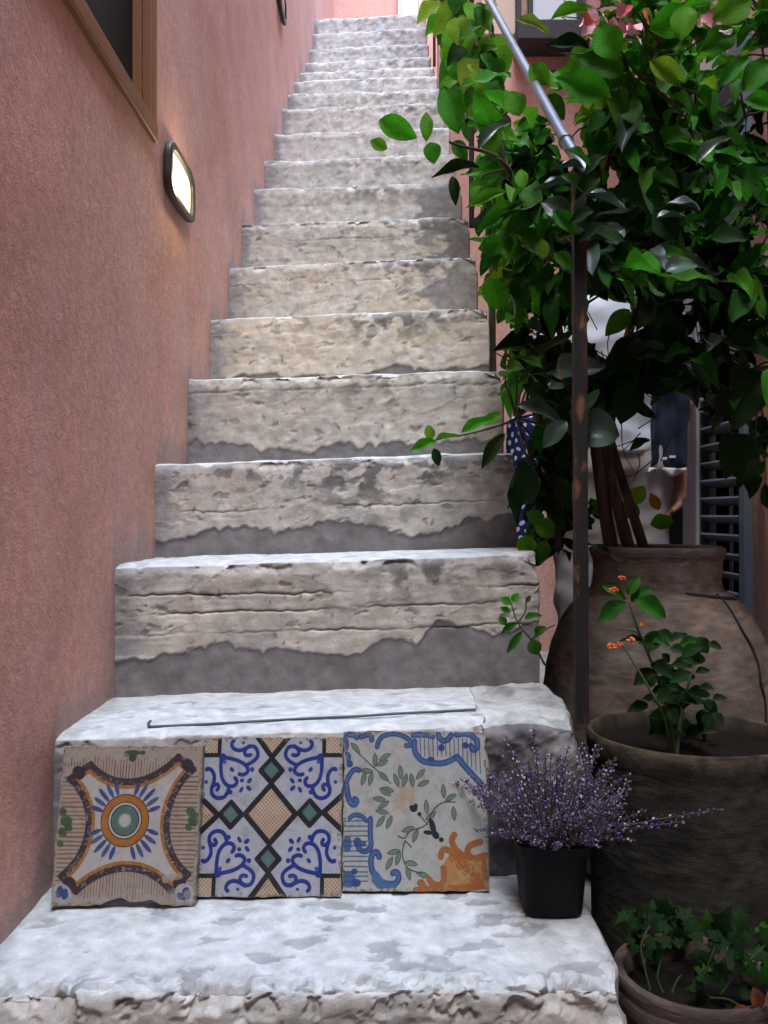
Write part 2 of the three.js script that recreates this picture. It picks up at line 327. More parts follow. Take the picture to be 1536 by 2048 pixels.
        c = mix3(c, CEMENT, 0.5 * sstep(0.03, 0.0, w.x + 0.458));
      }
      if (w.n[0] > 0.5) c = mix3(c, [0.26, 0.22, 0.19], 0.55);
    }
    c = mix3(c, WHITE, 0.55 * sstep(0.022, 0.004, w.e) * (1 - w.chip));  // pale lip: skylight on the rounded nosing put into the colour
    const v = 1 + 0.12 * f2; return c.map((q) => Math.max(0.02, q * v));
  };
  return [disp, col];
}
STEPS.forEach((s, i) => {
  const next = STEPS[i + 1], run = next ? next.d - s.d + 0.03 : 2.2, below = i ? STEPS[i - 1].y : 0, y0 = Math.max(0, below - 0.03);
  const x1 = i ? XR[i - 1] ?? 0.282 : 0.272, cell = i < 1 ? 0.0025 : i < 4 ? 0.0024 : i < 8 ? 0.0038 : i < 13 ? 0.008 : 0.012;
  const [disp, col] = stepFns(i);
  const g = sculpt(-0.485, x1, y0, s.y, -s.d - run, -s.d, i === 0 ? 0.014 : 0.006, cell, cell * 0.85, i < 2 ? cell : cell * 1.6, disp, col, s.tilt);
  worldPart('step', g, M.stone, stairs);
});
{ // grey mortar block that mends the broken right end of the second step
  const s = STEPS[1], o = 77;
  const g = sculpt(0.143, 0.288, STEPS[0].y - 0.02, s.y + 0.016, -s.d - 0.3, -s.d - 0.012, 0.02, 0.0033, 0.003, 0.004,
    (w) => 0.012 * fbm(w.x * 9, w.y * 9, w.z * 9 + o, 4) + 0.005 * (ridge(w.x * 22, w.y * 22, w.z * 22) - 0.6) - 0.02 * sstep(0.07, 0, w.right) * sstep(0.07, 0, w.e),
    (w) => { const f = fbm(w.x * 14, w.y * 16, w.z * 14, 4); const lo = sstep(0.11, 0.16, w.t + 0.02 * f); let c = w.n[1] > 0.75 ? mix3([0.56, 0.55, 0.53], [0.34, 0.33, 0.32], sstep(0, 0.5, f)) : mix3(mix3([0.27, 0.25, 0.24], [0.13, 0.125, 0.135], sstep(-0.12, 0.25, f)), [0.07, 0.07, 0.085], lo * 0.8); return c; }, 0.02);
  worldPart('mortar_block', g, M.stone, stairs);
  const a = at(297, 1449, 1), hit = (px, py) => { const k = at(px, py, 1), d = (s.y + s.tilt * 0.4 - EYE) / (k.y - EYE); const q = at(px, py, d); q.y = s.y + s.tilt * (q.x + 0.485) + 0.0035; return q; };
  const A = hit(300, 1449), B = hit(952, 1432), pts = []; for (let k = 0; k <= 8; k++) pts.push(A.clone().lerp(B, k / 8).add(V(0, 0.0006 * N3(k, 1, 1), 0.001 * N3(k, 2, 2))));
  const st = merged([tube(pts, 0.0021, 0.002, 24, 6), tube([A.clone(), A.clone().add(V(-0.004, 0.003, -0.006)), A.clone().add(V(-0.002, 0.007, -0.011))], 0.0028, 0.002, 5, 6)]);
  worldPart('cable', st, std({ color: lin(0.06, 0.068, 0.08), roughness: 0.5 }), stairs);
}
{ // masonry below the treads, seen from the right
  const sh = new THREE.Shape(); sh.moveTo(STEPS[0].d + 0.03, 0.0);
  STEPS.forEach((s, i) => { if (i) sh.lineTo(s.d + 0.02, STEPS[i - 1].y - 0.035); sh.lineTo(s.d + 0.02, s.y - 0.035); });
  sh.lineTo(8, STEPS.at(-1).y - 0.035); sh.lineTo(8, 0);
  const g = new THREE.ExtrudeGeometry(sh, { depth: 0.73, bevelEnabled: false }); g.rotateY(Math.PI / 2); g.translate(-0.47, 0, 0);
  paint(g, (x, y, z) => { const f = fbm(x * 3, y * 3, z * 3, 4); return mix3([0.3, 0.25, 0.22], [0.2, 0.16, 0.14], sstep(-0.2, 0.4, f)); });
  worldPart('side_wall', g, std({ vertexColors: true, roughness: 0.95 }), stairs);
}
const treadY = (i, x) => STEPS[i].y + STEPS[i].tilt * (x + 0.485);

// cream door in the end wall
{
  const d = 7.97, a = at(802, 24, d), t = thing('cream_door', 'narrow cream door at the top of the stairs', 'door', V(a.x + 0.1, STEPS.at(-1).y + 0.03, -d));
  const w = 0.16, y0 = STEPS.at(-1).y + 0.03;
  worldPart('door_frame', merged([box(a.x - 0.03, a.x, y0, y0 + 1.9, -d - 0.02, -d + 0.05), box(a.x + w, a.x + w + 0.03, y0, y0 + 1.9, -d - 0.02, -d + 0.05), box(a.x, a.x + w, y0 + 1.87, y0 + 1.9, -d - 0.02, -d + 0.05)]), std({ color: lin(0.6, 0.55, 0.42), roughness: 0.7 }), t);
  worldPart('door_panel', box(a.x + 0.001, a.x + w - 0.001, y0, y0 + 1.868, -d - 0.02, -d + 0.02), std({ color: lin(0.72, 0.62, 0.48), roughness: 0.7 }), t);
}

// ---------------------------------------------------------------- window on the left wall
{
  const { z0, z1, y0, y1 } = WIN, t = thing('window', 'dark window with an orange wooden frame in the pink wall', 'window', V(WX, y0, (z0 + z1) / 2));
  const woodGrain = (ax) => (x, y, z) => { const l = ax ? y : z, c = ax ? z : y; const f = fbm(l * 3, c * 60, x * 30, 3), q = fbm(l * 20, c * 120, x * 50, 2); return mix3([0.25, 0.095, 0.028], [0.13, 0.044, 0.013], sstep(-0.3, 0.5, f + q * 0.4)); };
  const fw = 0.036, sw = 0.034, x0 = WX - 0.05, x1 = WX + 0.012;
  const g = (b, ax) => paint(b, woodGrain(ax));
  const fr = mesh('frame', g(box(x0, x1, 0, fw, -(z1 - z0) / 2, (z1 - z0) / 2, 0.004).translate(-WX, 0, 0), 0), M.wood, t);
  mesh('top_rail', g(box(x0, x1, y1 - y0 - fw, y1 - y0, z0 - t.position.z, z1 - t.position.z, 0.004).translate(-WX, 0, 0), 0), M.wood, t);
  worldPart('jamb', g(box(x0, x1 - 0.002, y0 + fw, y1 - fw, z0, z0 + sw, 0.004), 1), M.wood, t);
  worldPart('jamb', g(box(x0, x1 - 0.002, y0 + fw, y1 - fw, z1 - sw, z1, 0.004), 1), M.wood, t);
  worldPart('bead', g(merged([box(WX - 0.035, WX - 0.01, y0 + fw, y0 + fw + 0.012, z0 + sw, z1 - sw), box(WX - 0.035, WX - 0.01, y0 + fw + 0.0125, y1 - fw, z0 + sw, z0 + sw + 0.012)]), 1), M.wood, t);
  worldPart('pane', new THREE.BoxGeometry(0.006, y1 - y0 - 2 * fw, z1 - z0 - 2 * sw).translate(WX - 0.03, (y0 + y1) / 2, (z0 + z1) / 2), M.screen, t);
}

// ---------------------------------------------------------------- wall lamps (bulkhead fittings)
function lampShape(hw, hh, pow) {
  const s = new THREE.Shape();
  for (let k = 0; k < 64; k++) { const a = k / 64 * Math.PI * 2, c = Math.cos(a), q = Math.sin(a); const x = hw * Math.sign(c) * Math.abs(c) ** (2 / pow), y = hh * Math.sign(q) * Math.abs(q) ** (2 / pow); k ? s.lineTo(x, y) : s.moveTo(x, y); }
  s.closePath(); return s;
}
function lamp(name, label, z, y, lit) {
  const t = thing(name, label, 'wall lamp', V(WX + 0.004, y, z));
  const hw = 0.115, hh = 0.057, ring = lampShape(hw, hh, 4.6); ring.holes.push(lampShape(hw * 0.91, hh * 0.85, 4.4));
  const turn = (g) => g.rotateY(Math.PI / 2);
  mesh('base', turn(new THREE.ExtrudeGeometry(lampShape(hw * 0.96, hh * 0.94, 4.6), { depth: 0.003, bevelEnabled: false })), lit ? M.lampMetal : M.lampBlack, t);
  mesh('bezel', turn(new THREE.ExtrudeGeometry(ring, { depth: 0.006, bevelEnabled: true, bevelSize: 0.004, bevelThickness: 0.005, bevelSegments: 3 }).translate(0, 0, 0.007)), lit ? M.lampMetal : M.lampBlack, t);
  const dome = new THREE.SphereGeometry(1, 40, 16, 0, Math.PI * 2, 0, Math.PI / 2); dome.rotateX(Math.PI / 2);
  const p = dome.attributes.position;
  for (let i = 0; i < p.count; i++) { const x = p.getX(i), yy = p.getY(i), r = Math.hypot(x, yy), a = Math.atan2(yy, x), c = Math.cos(a), q = Math.sin(a), k = (Math.abs(c) ** 4.2 + Math.abs(q) ** 4.2) ** (-1 / 4.2); p.setXYZ(i, c * k * r * hw * 0.91, q * k * r * hh * 0.85, 0.005 + p.getZ(i) * 0.012); }
  dome.computeVertexNormals();
  mesh('diffuser', turn(dome), lit ? M.lampGlow : M.darkGlass, t);
  return t;
}
{
  const k = at(349, 368, 1), d = WX / k.x;
  lamp('wall_lamp', 'lit oval wall lamp in a dark metal bezel below the window', -d, EYE + (k.y - EYE) * d, true);
  const l = new THREE.RectAreaLight(lin(1, 0.85, 0.55), 3.2, 0.2, 0.09); l.position.set(WX + 0.034, EYE + (k.y - EYE) * d, -d); l.lookAt(l.position.x + 1, l.position.y, l.position.z); scene.add(l);
  const p = new THREE.PointLight(lin(1, 0.85, 0.55), 0.01); p.position.set(WX + 0.05, EYE + (k.y - EYE) * d, -d); scene.add(p);
  const k2 = at(558, 12, 1), d2 = WX / k2.x;
  lamp('wall_lamp', 'unlit black oval wall lamp high on the pink wall by the upper stairs', -d2, EYE + (k2.y - EYE) * d2 + 0.02, false);
}

// ---------------------------------------------------------------- three glazed tiles leaning on the riser
function tileCanvas(draw, bg) {
  const S = 1024, c = document.createElement('canvas'); c.width = c.height = S; const g = c.getContext('2d');
  g.fillStyle = bg; g.fillRect(0, 0, S, S); g.lineCap = g.lineJoin = 'round';
  for (let k = 0; k < 260; k++) { g.fillStyle = `rgba(${rnd() < 0.5 ? '120,105,90' : '235,232,225'},${rr(0.02, 0.08)})`; g.beginPath(); g.ellipse(rr(0, S), rr(0, S), rr(10, 90), rr(8, 50), rr(0, 3), 0, 7); g.fill(); }
  g.save(); g.scale(S, S); draw(g); g.restore();
  for (let k = 0; k < 420; k++) { g.fillStyle = `rgba(${rnd() < 0.5 ? '250,246,236' : '60,52,48'},${rr(0.02, 0.075)})`; g.beginPath(); g.ellipse(rr(0, S), rr(0, S), rr(6, 60), rr(4, 26), rr(0, 3), 0, 7); g.fill(); }
  // wear: crazing, chips and grime along the rim
  for (let k = 0; k < 90; k++) { g.strokeStyle = `rgba(90,80,70,${rr(0.05, 0.2)})`; g.lineWidth = rr(0.6, 1.6); g.beginPath(); let x = rr(0, S), y = rr(0, S); g.moveTo(x, y); for (let q = 0; q < 4; q++) g.lineTo(x += rr(-40, 40), y += rr(-40, 40)); g.stroke(); }
  for (let k = 0; k < 900; k++) { g.fillStyle = `rgba(${rnd() < 0.6 ? '105,92,80' : '214,208,200'},${rr(0.15, 0.5)})`; g.beginPath(); g.arc(rr(0, S), rr(0, S), rr(0.7, 3), 0, 7); g.fill(); }
  for (let k = 0; k < 240; k++) { const s = (rnd() * 4) | 0, u = rr(0, S), v = Math.abs(rr(-1, 1) * rr(0, 26)); g.fillStyle = `rgba(${rnd() < 0.5 ? '176,160,142' : '120,108,98'},${rr(0.3, 0.85)})`; g.beginPath(); g.ellipse(s < 2 ? u : s === 2 ? v : S - v, s < 2 ? (s ? v : S - v) : u, rr(4, 18), rr(3, 10), rr(0, 3), 0, 7); g.fill(); }
  const t = new THREE.CanvasTexture(c); t.colorSpace = THREE.SRGBColorSpace; t.anisotropy = 8; return t;
}
const curve = (g, pts, w, col) => { g.strokeStyle = col; g.lineWidth = w; g.beginPath(); g.moveTo(pts[0][0], pts[0][1]); for (let i = 1; i < pts.length - 1; i++) { const m = i < pts.length - 2 ? [(pts[i][0] + pts[i + 1][0]) / 2, (pts[i][1] + pts[i + 1][1]) / 2] : pts[i + 1]; g.quadraticCurveTo(pts[i][0], pts[i][1], m[0], m[1]); } if (pts.length === 2) g.lineTo(pts[1][0], pts[1][1]); g.stroke(); };
const dot = (g, x, y, rx, ry, a, col) => { g.fillStyle = col; g.beginPath(); g.ellipse(x, y, rx, ry, a, 0, 7); g.fill(); };
const poly = (g, pts, fill, stroke, w) => { g.beginPath(); pts.forEach((p, i) => (i ? g.lineTo(p[0], p[1]) : g.moveTo(p[0], p[1]))); g.closePath(); if (fill) { g.fillStyle = fill; g.fill(); } if (stroke) { g.strokeStyle = stroke; g.lineWidth = w; g.stroke(); } };
function drawStar(g) {
  const brown = 'rgba(112,74,48,0.75)';
  g.fillStyle = 'rgb(182,168,156)'; g.fillRect(0, 0, 1, 1);
  for (let x = 0.02; x < 1; x += 0.021) { curve(g, [[x, rr(0.06, 0.12)], [x + rr(-0.004, 0.004), 0.26]], rr(0.004, 0.009), brown); curve(g, [[x, 0.76], [x + rr(-0.004, 0.004), rr(0.92, 0.98)]], rr(0.003, 0.007), brown); }
  g.fillStyle = 'rgb(182,168,156)'; g.fillRect(0, 0.13, 0.27, 0.74); g.fillRect(0.74, 0.1, 0.26, 0.77);
  for (let y = 0.2; y < 0.86; y += 0.027) { curve(g, [[0.02, y], [0.22, y + rr(-0.006, 0.006)]], rr(0.006, 0.012), 'rgba(128,82,46,0.7)'); curve(g, [[0.78, y], [0.98, y + rr(-0.006, 0.006)]], rr(0.006, 0.012), 'rgba(112,74,48,0.65)'); }
  dot(g, 0.5, 0.04, 0.055, 0.018, 0, 'rgb(72,92,64)'); dot(g, 0.5, 0.07, 0.03, 0.03, 0, 'rgb(58,80,56)'); dot(g, 0.45, 0.05, 0.02, 0.02, 0, 'rgb(52,74,60)'); dot(g, 0.57, 0.04, 0.02, 0.014, 0, 'rgb(64,88,70)');
  for (const [x, y, r] of [[0.03, 0.42, 0.03], [0.06, 0.48, 0.045], [0.04, 0.55, 0.035], [0.08, 0.52, 0.03], [0.03, 0.62, 0.025], [0.94, 0.42, 0.035], [0.96, 0.48, 0.04], [0.93, 0.52, 0.025], [0.98, 0.44, 0.02]]) dot(g, x, y, r, r * 0.8, 0.5, `rgba(58,${80 + rnd() * 20},60,0.85)`);
  // concave star: grey-black band, ochre line, white field
  const star = () => { g.beginPath(); g.moveTo(0.20, 0.11); g.bezierCurveTo(0.36, 0.27, 0.62, 0.27, 0.83, 0.06); g.lineTo(0.95, 0.15); g.bezierCurveTo(0.72, 0.33, 0.72, 0.66, 0.95, 0.81); g.lineTo(0.83, 0.92); g.bezierCurveTo(0.64, 0.72, 0.36, 0.74, 0.17, 0.92); g.lineTo(0.05, 0.82); g.bezierCurveTo(0.27, 0.66, 0.27, 0.36, 0.05, 0.21); g.closePath(); };
  star(); g.fillStyle = 'rgb(202,198,194)'; g.fill(); g.save(); star(); g.clip(); star(); g.strokeStyle = 'rgb(176,116,44)'; g.lineWidth = 0.10; g.stroke(); star(); g.strokeStyle = 'rgb(66,58,64)'; g.lineWidth = 0.055; g.stroke(); g.restore();
  star(); g.strokeStyle = 'rgb(62,55,62)'; g.lineWidth = 0.034; g.stroke();
  for (let k = 0; k < 300; k++) { // white flecks along the band
    const t = rnd(), s = (rnd() * 4) | 0, b = (a, c, d, e) => { const u = 1 - t; return [u ** 3 * a[0] + 3 * u * u * t * c[0] + 3 * u * t * t * d[0] + t ** 3 * e[0], u ** 3 * a[1] + 3 * u * u * t * c[1] + 3 * u * t * t * d[1] + t ** 3 * e[1]]; };
    const p = [b([0.17, 0.15], [0.32, 0.30], [0.66, 0.30], [0.85, 0.10]), b([0.93, 0.17], [0.70, 0.34], [0.70, 0.66], [0.93, 0.81]), b([0.84, 0.89], [0.66, 0.70], [0.34, 0.72], [0.17, 0.90]), b([0.08, 0.82], [0.29, 0.66], [0.29, 0.36], [0.07, 0.22])][s];
    const x = p[0] + rr(-0.025, 0.025), y = p[1] + rr(-0.025, 0.025); curve(g, [[x, y], [x + rr(-0.025, 0.025), y + rr(-0.02, 0.02)]], rr(0.004, 0.009), `rgba(190,180,178,${rr(0.25, 0.75)})`);
  }
  for (const [x, y] of [[0.12, 0.17], [0.9, 0.12], [0.12, 0.87], [0.89, 0.87]]) { dot(g, x, y, 0.05, 0.04, 0.6, 'rgb(56,50,58)'); }
  for (const [sx, sy] of [[-1, -1], [1, -1], [-1, 1], [1, 1]]) for (let k = -2; k <= 2; k++) { // blue leaf fans
    const a = Math.atan2(sy, sx) + k * 0.22, r0 = 0.17, r1 = 0.285 - Math.abs(k) * 0.012; const cx = 0.475, cy = 0.475, r = (r0 + r1) / 2;
    dot(g, cx + Math.cos(a) * r, cy + Math.sin(a) * r, (r1 - r0) / 2, 0.0145, a, k % 2 ? 'rgb(74,96,150)' : 'rgb(58,80,142)');
  }
  const ring = (r, c) => dot(g, 0.475, 0.475, r, r * 0.98, 0, c);
  ring(0.172, 'rgb(66,56,56)'); ring(0.165, 'rgb(186,120,48)'); ring(0.122, 'rgb(52,50,60)'); ring(0.115, 'rgb(206,206,202)'); ring(0.102, 'rgb(52,62,70)'); ring(0.094, 'rgb(96,124,112)'); ring(0.05, 'rgb(134,154,138)'); ring(0.04, 'rgb(200,202,198)');
  for (const [x, y] of [[0.07, 0.93], [0.93, 0.93]]) { dot(g, x, y, 0.075, 0.06, 0.5, 'rgb(190,190,194)'); for (let k = 0; k < 5; k++) dot(g, x + rr(-0.035, 0.035), y + rr(-0.03, 0.03), 0.025, 0.02, rr(0, 3), 'rgb(58,80,142)'); }
  for (let k = 0; k < 26; k++) { const x = k < 14 ? rr(0, 1) : rr(0.5, 0.9), y = k < 14 ? (rnd() < 0.5 ? rr(0, 0.07) : rr(0.93, 1)) : rr(0.8, 0.98); dot(g, x, y, rr(0.02, 0.06), rr(0.01, 0.03), rr(-0.4, 0.4), `rgba(176,166,154,${rr(0.4, 0.8)})`); }
}
function drawLattice(g) {
  const B = 'rgb(32,56,150)', K = 'rgb(30,32,36)', beige = 'rgb(206,178,146)';
  const lat = (pts) => { g.save(); g.beginPath(); pts.forEach((p, i) => (i ? g.lineTo(...p) : g.moveTo(...p))); g.closePath(); g.fillStyle = beige; g.fill(); g.clip(); for (let k = -1; k < 2; k += 0.0265) { curve(g, [[k, 0], [k + 1, 1]], 0.006, 'rgba(232,220,204,0.9)'); curve(g, [[k + 1, 0], [k, 1]], 0.006, 'rgba(160,124,98,0.85)'); } g.restore(); };
  const C = [0.495, 0.49];
  lat([[C[0], 0.315], [0.665, C[1]], [C[0], 0.665], [0.325, C[1]]]);
  lat([[0.40, 0], [0.61, 0], [C[0], 0.11]]); lat([[0.39, 1], [0.60, 1], [C[0], 0.875]]); lat([[0, 0.39], [0, 0.60], [0.105, 0.495]]); lat([[1, 0.38], [1, 0.58], [0.885, 0.48]]);
  const line = (a, b) => curve(g, [a, b], 0.036, K);
  line([C[0], 0.30], [0.675, C[1]]); line([0.675, C[1]], [C[0], 0.675]); line([C[0], 0.675], [0.315, C[1]]); line([0.315, C[1]], [C[0], 0.30]);
  line([0.385, -0.01], [C[0], 0.125]); line([0.615, -0.01], [C[0], 0.125]); line([0.37, 1.01], [C[0], 0.86]); line([0.615, 1.01], [C[0], 0.86]);
  line([-0.01, 0.38], [0.125, 0.495]); line([-0.01, 0.615], [0.125, 0.495]); line([1.01, 0.365], [0.87, 0.48]); line([1.01, 0.595], [0.87, 0.48]);
  for (const [x, y] of [[0.495, 0.212], [0.49, 0.77], [0.215, 0.493], [0.775, 0.483]]) { const d = 0.078; poly(g, [[x, y - d], [x + d, y], [x, y + d], [x - d, y]], 'rgb(84,122,118)', K, 0.034); poly(g, [[x, y - 0.05], [x + 0.05, y], [x, y + 0.05], [x - 0.05, y]], 'rgb(96,134,128)'); curve(g, [[x - 0.05, y - 0.01], [x, y - 0.058]], 0.007, 'rgba(170,190,190,0.5)'); }
  for (const [sx, sy] of [[1, 1], [-1, 1], [1, -1], [-1, -1]]) {
    g.save(); g.translate(sx > 0 ? 0 : 0.985, sy > 0 ? 0 : 0.985); g.scale(sx, sy);
    lat([[-0.01, -0.01], [0.1, -0.01], [0.1, 0.1], [-0.01, 0.1]]);
    curve(g, [[0.115, -0.01], [0.115, 0.1]], 0.028, K); curve(g, [[-0.01, 0.112], [0.115, 0.112]], 0.028, K);
    const w = 0.026;
    dot(g, 0.14, 0.125, 0.026, 0.026, 0, B); dot(g, 0.155, 0.155, 0.014, 0.014, 0, 'rgb(70,98,170)');
    curve(g, [[0.13, 0.125], [0.20, 0.13], [0.30, 0.165], [0.335, 0.215], [0.29, 0.245], [0.265, 0.235]], w, B);
    curve(g, [[0.13, 0.125], [0.125, 0.23], [0.17, 0.31], [0.235, 0.315], [0.255, 0.275], [0.235, 0.26]], w, B);
    curve(g, [[0.315, 0.175], [0.40, 0.14], [0.385, 0.06], [0.33, 0.05], [0.29, 0.085], [0.31, 0.12], [0.34, 0.11]], w, B);
    curve(g, [[0.33, 0.052], [0.28, 0.085], [0.215, 0.075], [0.195, 0.03], [0.215, 0.02]], w, B);
    curve(g, [[0.195, 0.315], [0.185, 0.375], [0.12, 0.395], [0.07, 0.365], [0.07, 0.315], [0.11, 0.295], [0.125, 0.32], [0.11, 0.335]], w, B);
    curve(g, [[0.07, 0.325], [0.095, 0.265], [0.07, 0.21], [0.035, 0.195], [0.03, 0.205]], w, B);
    dot(g, 0.21, 0.205, 0.019, 0.013, 0.8, B); dot(g, 0.355, 0.205, 0.016, 0.016, 0, B); dot(g, 0.205, 0.35, 0.016, 0.016, 0, B); dot(g, 0.285, 0.03, 0.012, 0.009, 0, B); dot(g, 0.03, 0.285, 0.012, 0.012, 0, B);
    dot(g, 0.285, 0.275, 0.015, 0.013, 0, B); dot(g, 0.34, 0.277, 0.022, 0.013, -0.8, B); dot(g, 0.283, 0.335, 0.022, 0.012, -1.0, B); dot(g, 0.335, 0.325, 0.022, 0.014, 0.7, B);
    g.restore();
  }
}
function drawGarland(g) {
  const B1 = 'rgb(52,82,148)', B2 = 'rgb(84,120,172)', GR = 'rgb(126,144,128)', GD = 'rgb(74,88,78)', OR = 'rgb(186,112,52)', OL = 'rgb(206,150,88)', K = 'rgb(34,36,52)';
  const sc = (pts, w = 0.036) => { curve(g, pts, w, B1); curve(g, pts, w * 0.45, B2); };
  // top border
  sc([[0.03, 0.015], [0.09, 0.02], [0.09, 0.035]]); sc([[0.12, 0.03], [0.17, 0.01], [0.2, 0.03], [0.195, 0.05]]); sc([[0.235, 0.095], [0.245, 0.035], [0.33, 0.005], [0.42, 0.02], [0.48, 0.06], [0.46, 0.095], [0.44, 0.085]], 0.034);
  sc([[0.49, 0.02], [0.60, 0.01], [0.63, 0.03]]); sc([[0.5, 0.06], [0.49, 0.11], [0.54, 0.185], [0.62, 0.2], [0.72, 0.205], [0.8, 0.16]], 0.04); sc([[0.67, 0.015], [0.68, 0.05], [0.73, 0.06], [0.76, 0.02]], 0.04);
  sc([[0.8, 0.015], [0.87, 0.0], [0.94, 0.04], [0.95, 0.1], [0.91, 0.12], [0.90, 0.09]], 0.042); sc([[0.8, 0.16], [0.86, 0.23], [0.93, 0.3], [0.97, 0.34]], 0.042); dot(g, 0.69, 0.1, 0.024, 0.024, 0, B1); dot(g, 0.86, 0.085, 0.022, 0.022, 0, B1); dot(g, 0.615, 0.175, 0.026, 0.018, 0, B1);
  for (let x = 0.54; x < 0.97; x += 0.03) curve(g, [[x, 0.04], [x + 0.002, 0.155 + (x > 0.8 ? (x - 0.8) * 0.7 : 0)]], 0.0065, 'rgba(44,62,110,0.8)');
  // left border
  sc([[0.01, 0.03], [0.03, 0.09], [0.01, 0.11]], 0.03); sc([[0.02, 0.14], [0.045, 0.15], [0.03, 0.18]], 0.03); dot(g, 0.04, 0.205, 0.024, 0.024, 0, B1); sc([[0.105, 0.245], [0.08, 0.235], [0.04, 0.27], [0.015, 0.33]], 0.036);
  sc([[0.02, 0.34], [0.03, 0.43], [0.07, 0.475], [0.1, 0.44], [0.08, 0.43]], 0.04); sc([[0.045, 0.55], [0.07, 0.525], [0.13, 0.535], [0.17, 0.58], [0.19, 0.55]], 0.03); sc([[0.19, 0.56], [0.185, 0.65], [0.2, 0.73], [0.15, 0.765], [0.1, 0.735], [0.11, 0.70], [0.14, 0.71]], 0.036);
  sc([[0.25, 0.79], [0.24, 0.755], [0.2, 0.77], [0.19, 0.83], [0.21, 0.9], [0.28, 0.955], [0.36, 0.96], [0.39, 0.92], [0.37, 0.875], [0.345, 0.89]], 0.04); poly(g, [[0.2, 0.88], [0.24, 0.88], [0.28, 0.93], [0.38, 0.98], [0.24, 0.985], [0.2, 0.94]], B2);
  dot(g, 0.1, 0.70, 0.028, 0.03, 0, B1); dot(g, 0.03, 0.71, 0.03, 0.05, 0, B2); dot(g, 0.04, 0.93, 0.05, 0.05, 0, B2); dot(g, 0.09, 0.95, 0.035, 0.025, 0, B1); dot(g, 0.08, 0.88, 0.022, 0.018, 0, B1);
  for (let y = 0.57; y < 0.97; y += 0.031) curve(g, [[0.01, y], [0.17, y + rr(-0.004, 0.004)]], 0.0085, 'rgba(54,80,140,0.75)');
  // worn flower and garland
  for (let k = 0; k < 60; k++) { const a = rr(0, 6.3), r = rr(0, 0.085); dot(g, 0.43 + Math.cos(a) * r, 0.42 + Math.sin(a) * r * 1.15, rr(0.01, 0.035), rr(0.01, 0.03), rr(0, 3), 'rgba(198,174,148,0.35)'); } dot(g, 0.385, 0.6, 0.03, 0.045, 0.4, 'rgba(206,184,164,0.4)');
  const leaf = (x, y, a, l = 0.045, w = 0.019) => { g.save(); g.translate(x, y); g.rotate(a); g.beginPath(); g.moveTo(-l, 0); g.quadraticCurveTo(0, -w * 1.7, l, 0); g.quadraticCurveTo(0, w * 1.7, -l, 0); g.fillStyle = GR; g.fill(); g.strokeStyle = GD; g.lineWidth = 0.005; g.stroke(); g.restore(); };
  curve(g, [[0.06, 0.1], [0.2, 0.22], [0.33, 0.33]], 0.008, GD); for (const [x, y, a] of [[0.08, 0.1, 0.8], [0.22, 0.18, 1.6], [0.29, 0.16, -0.5], [0.27, 0.2, -0.4], [0.16, 0.25, 0.1], [0.14, 0.3, 1.9], [0.19, 0.3, 1.8], [0.28, 0.285, 0.7], [0.4, 0.26, 1.5], [0.43, 0.31, 1.9], [0.48, 0.31, 1.4], [0.54, 0.27, -0.8], [0.56, 0.33, -0.4], [0.37, 0.31, 1.2], [0.31, 0.37, 0.3], [0.29, 0.385, 0.5], [0.25, 0.43, 0.1], [0.28, 0.465, -0.5], [0.27, 0.51, 0.2], [0.26, 0.57, -0.9], [0.32, 0.575, 2.0], [0.45, 0.62, -0.3], [0.5, 0.66, 2.0], [0.35, 0.76, -0.2], [0.32, 0.83, 2.1], [0.38, 0.80, 1.9], [0.47, 0.83, 0.2], [0.45, 0.89, 1.3], [0.55, 0.9, 0.25], [0.58, 0.48, 1.5], [0.61, 0.535, -0.6], [0.7, 0.38, 1.5], [0.75, 0.42, -0.5], [0.77, 0.52, 1.5]]) leaf(x, y, a);
  curve(g, [[0.38, 0.66], [0.43, 0.69], [0.45, 0.63], [0.55, 0.61], [0.59, 0.58], [0.62, 0.50], [0.7, 0.44], [0.78, 0.45]], 0.009, GD); curve(g, [[0.43, 0.69], [0.40, 0.76], [0.43, 0.85], [0.48, 0.88], [0.54, 0.89]], 0.009, GD); curve(g, [[0.43, 0.69], [0.47, 0.73]], 0.009, GD);
  for (const [x, y, rx, ry, a] of [[0.49, 0.49, 0.026, 0.022, 0], [0.475, 0.48, 0.015, 0.012, 0], [0.505, 0.475, 0.013, 0.018, 0], [0.53, 0.525, 0.014, 0.014, 0], [0.62, 0.6, 0.02, 0.05, -0.3], [0.59, 0.64, 0.035, 0.014, 0.1], [0.64, 0.655, 0.03, 0.022, 0.8], [0.68, 0.685, 0.017, 0.015, 0]]) dot(g, x, y, rx, ry, a, K); curve(g, [[0.53, 0.53], [0.585, 0.59]], 0.008, GD);
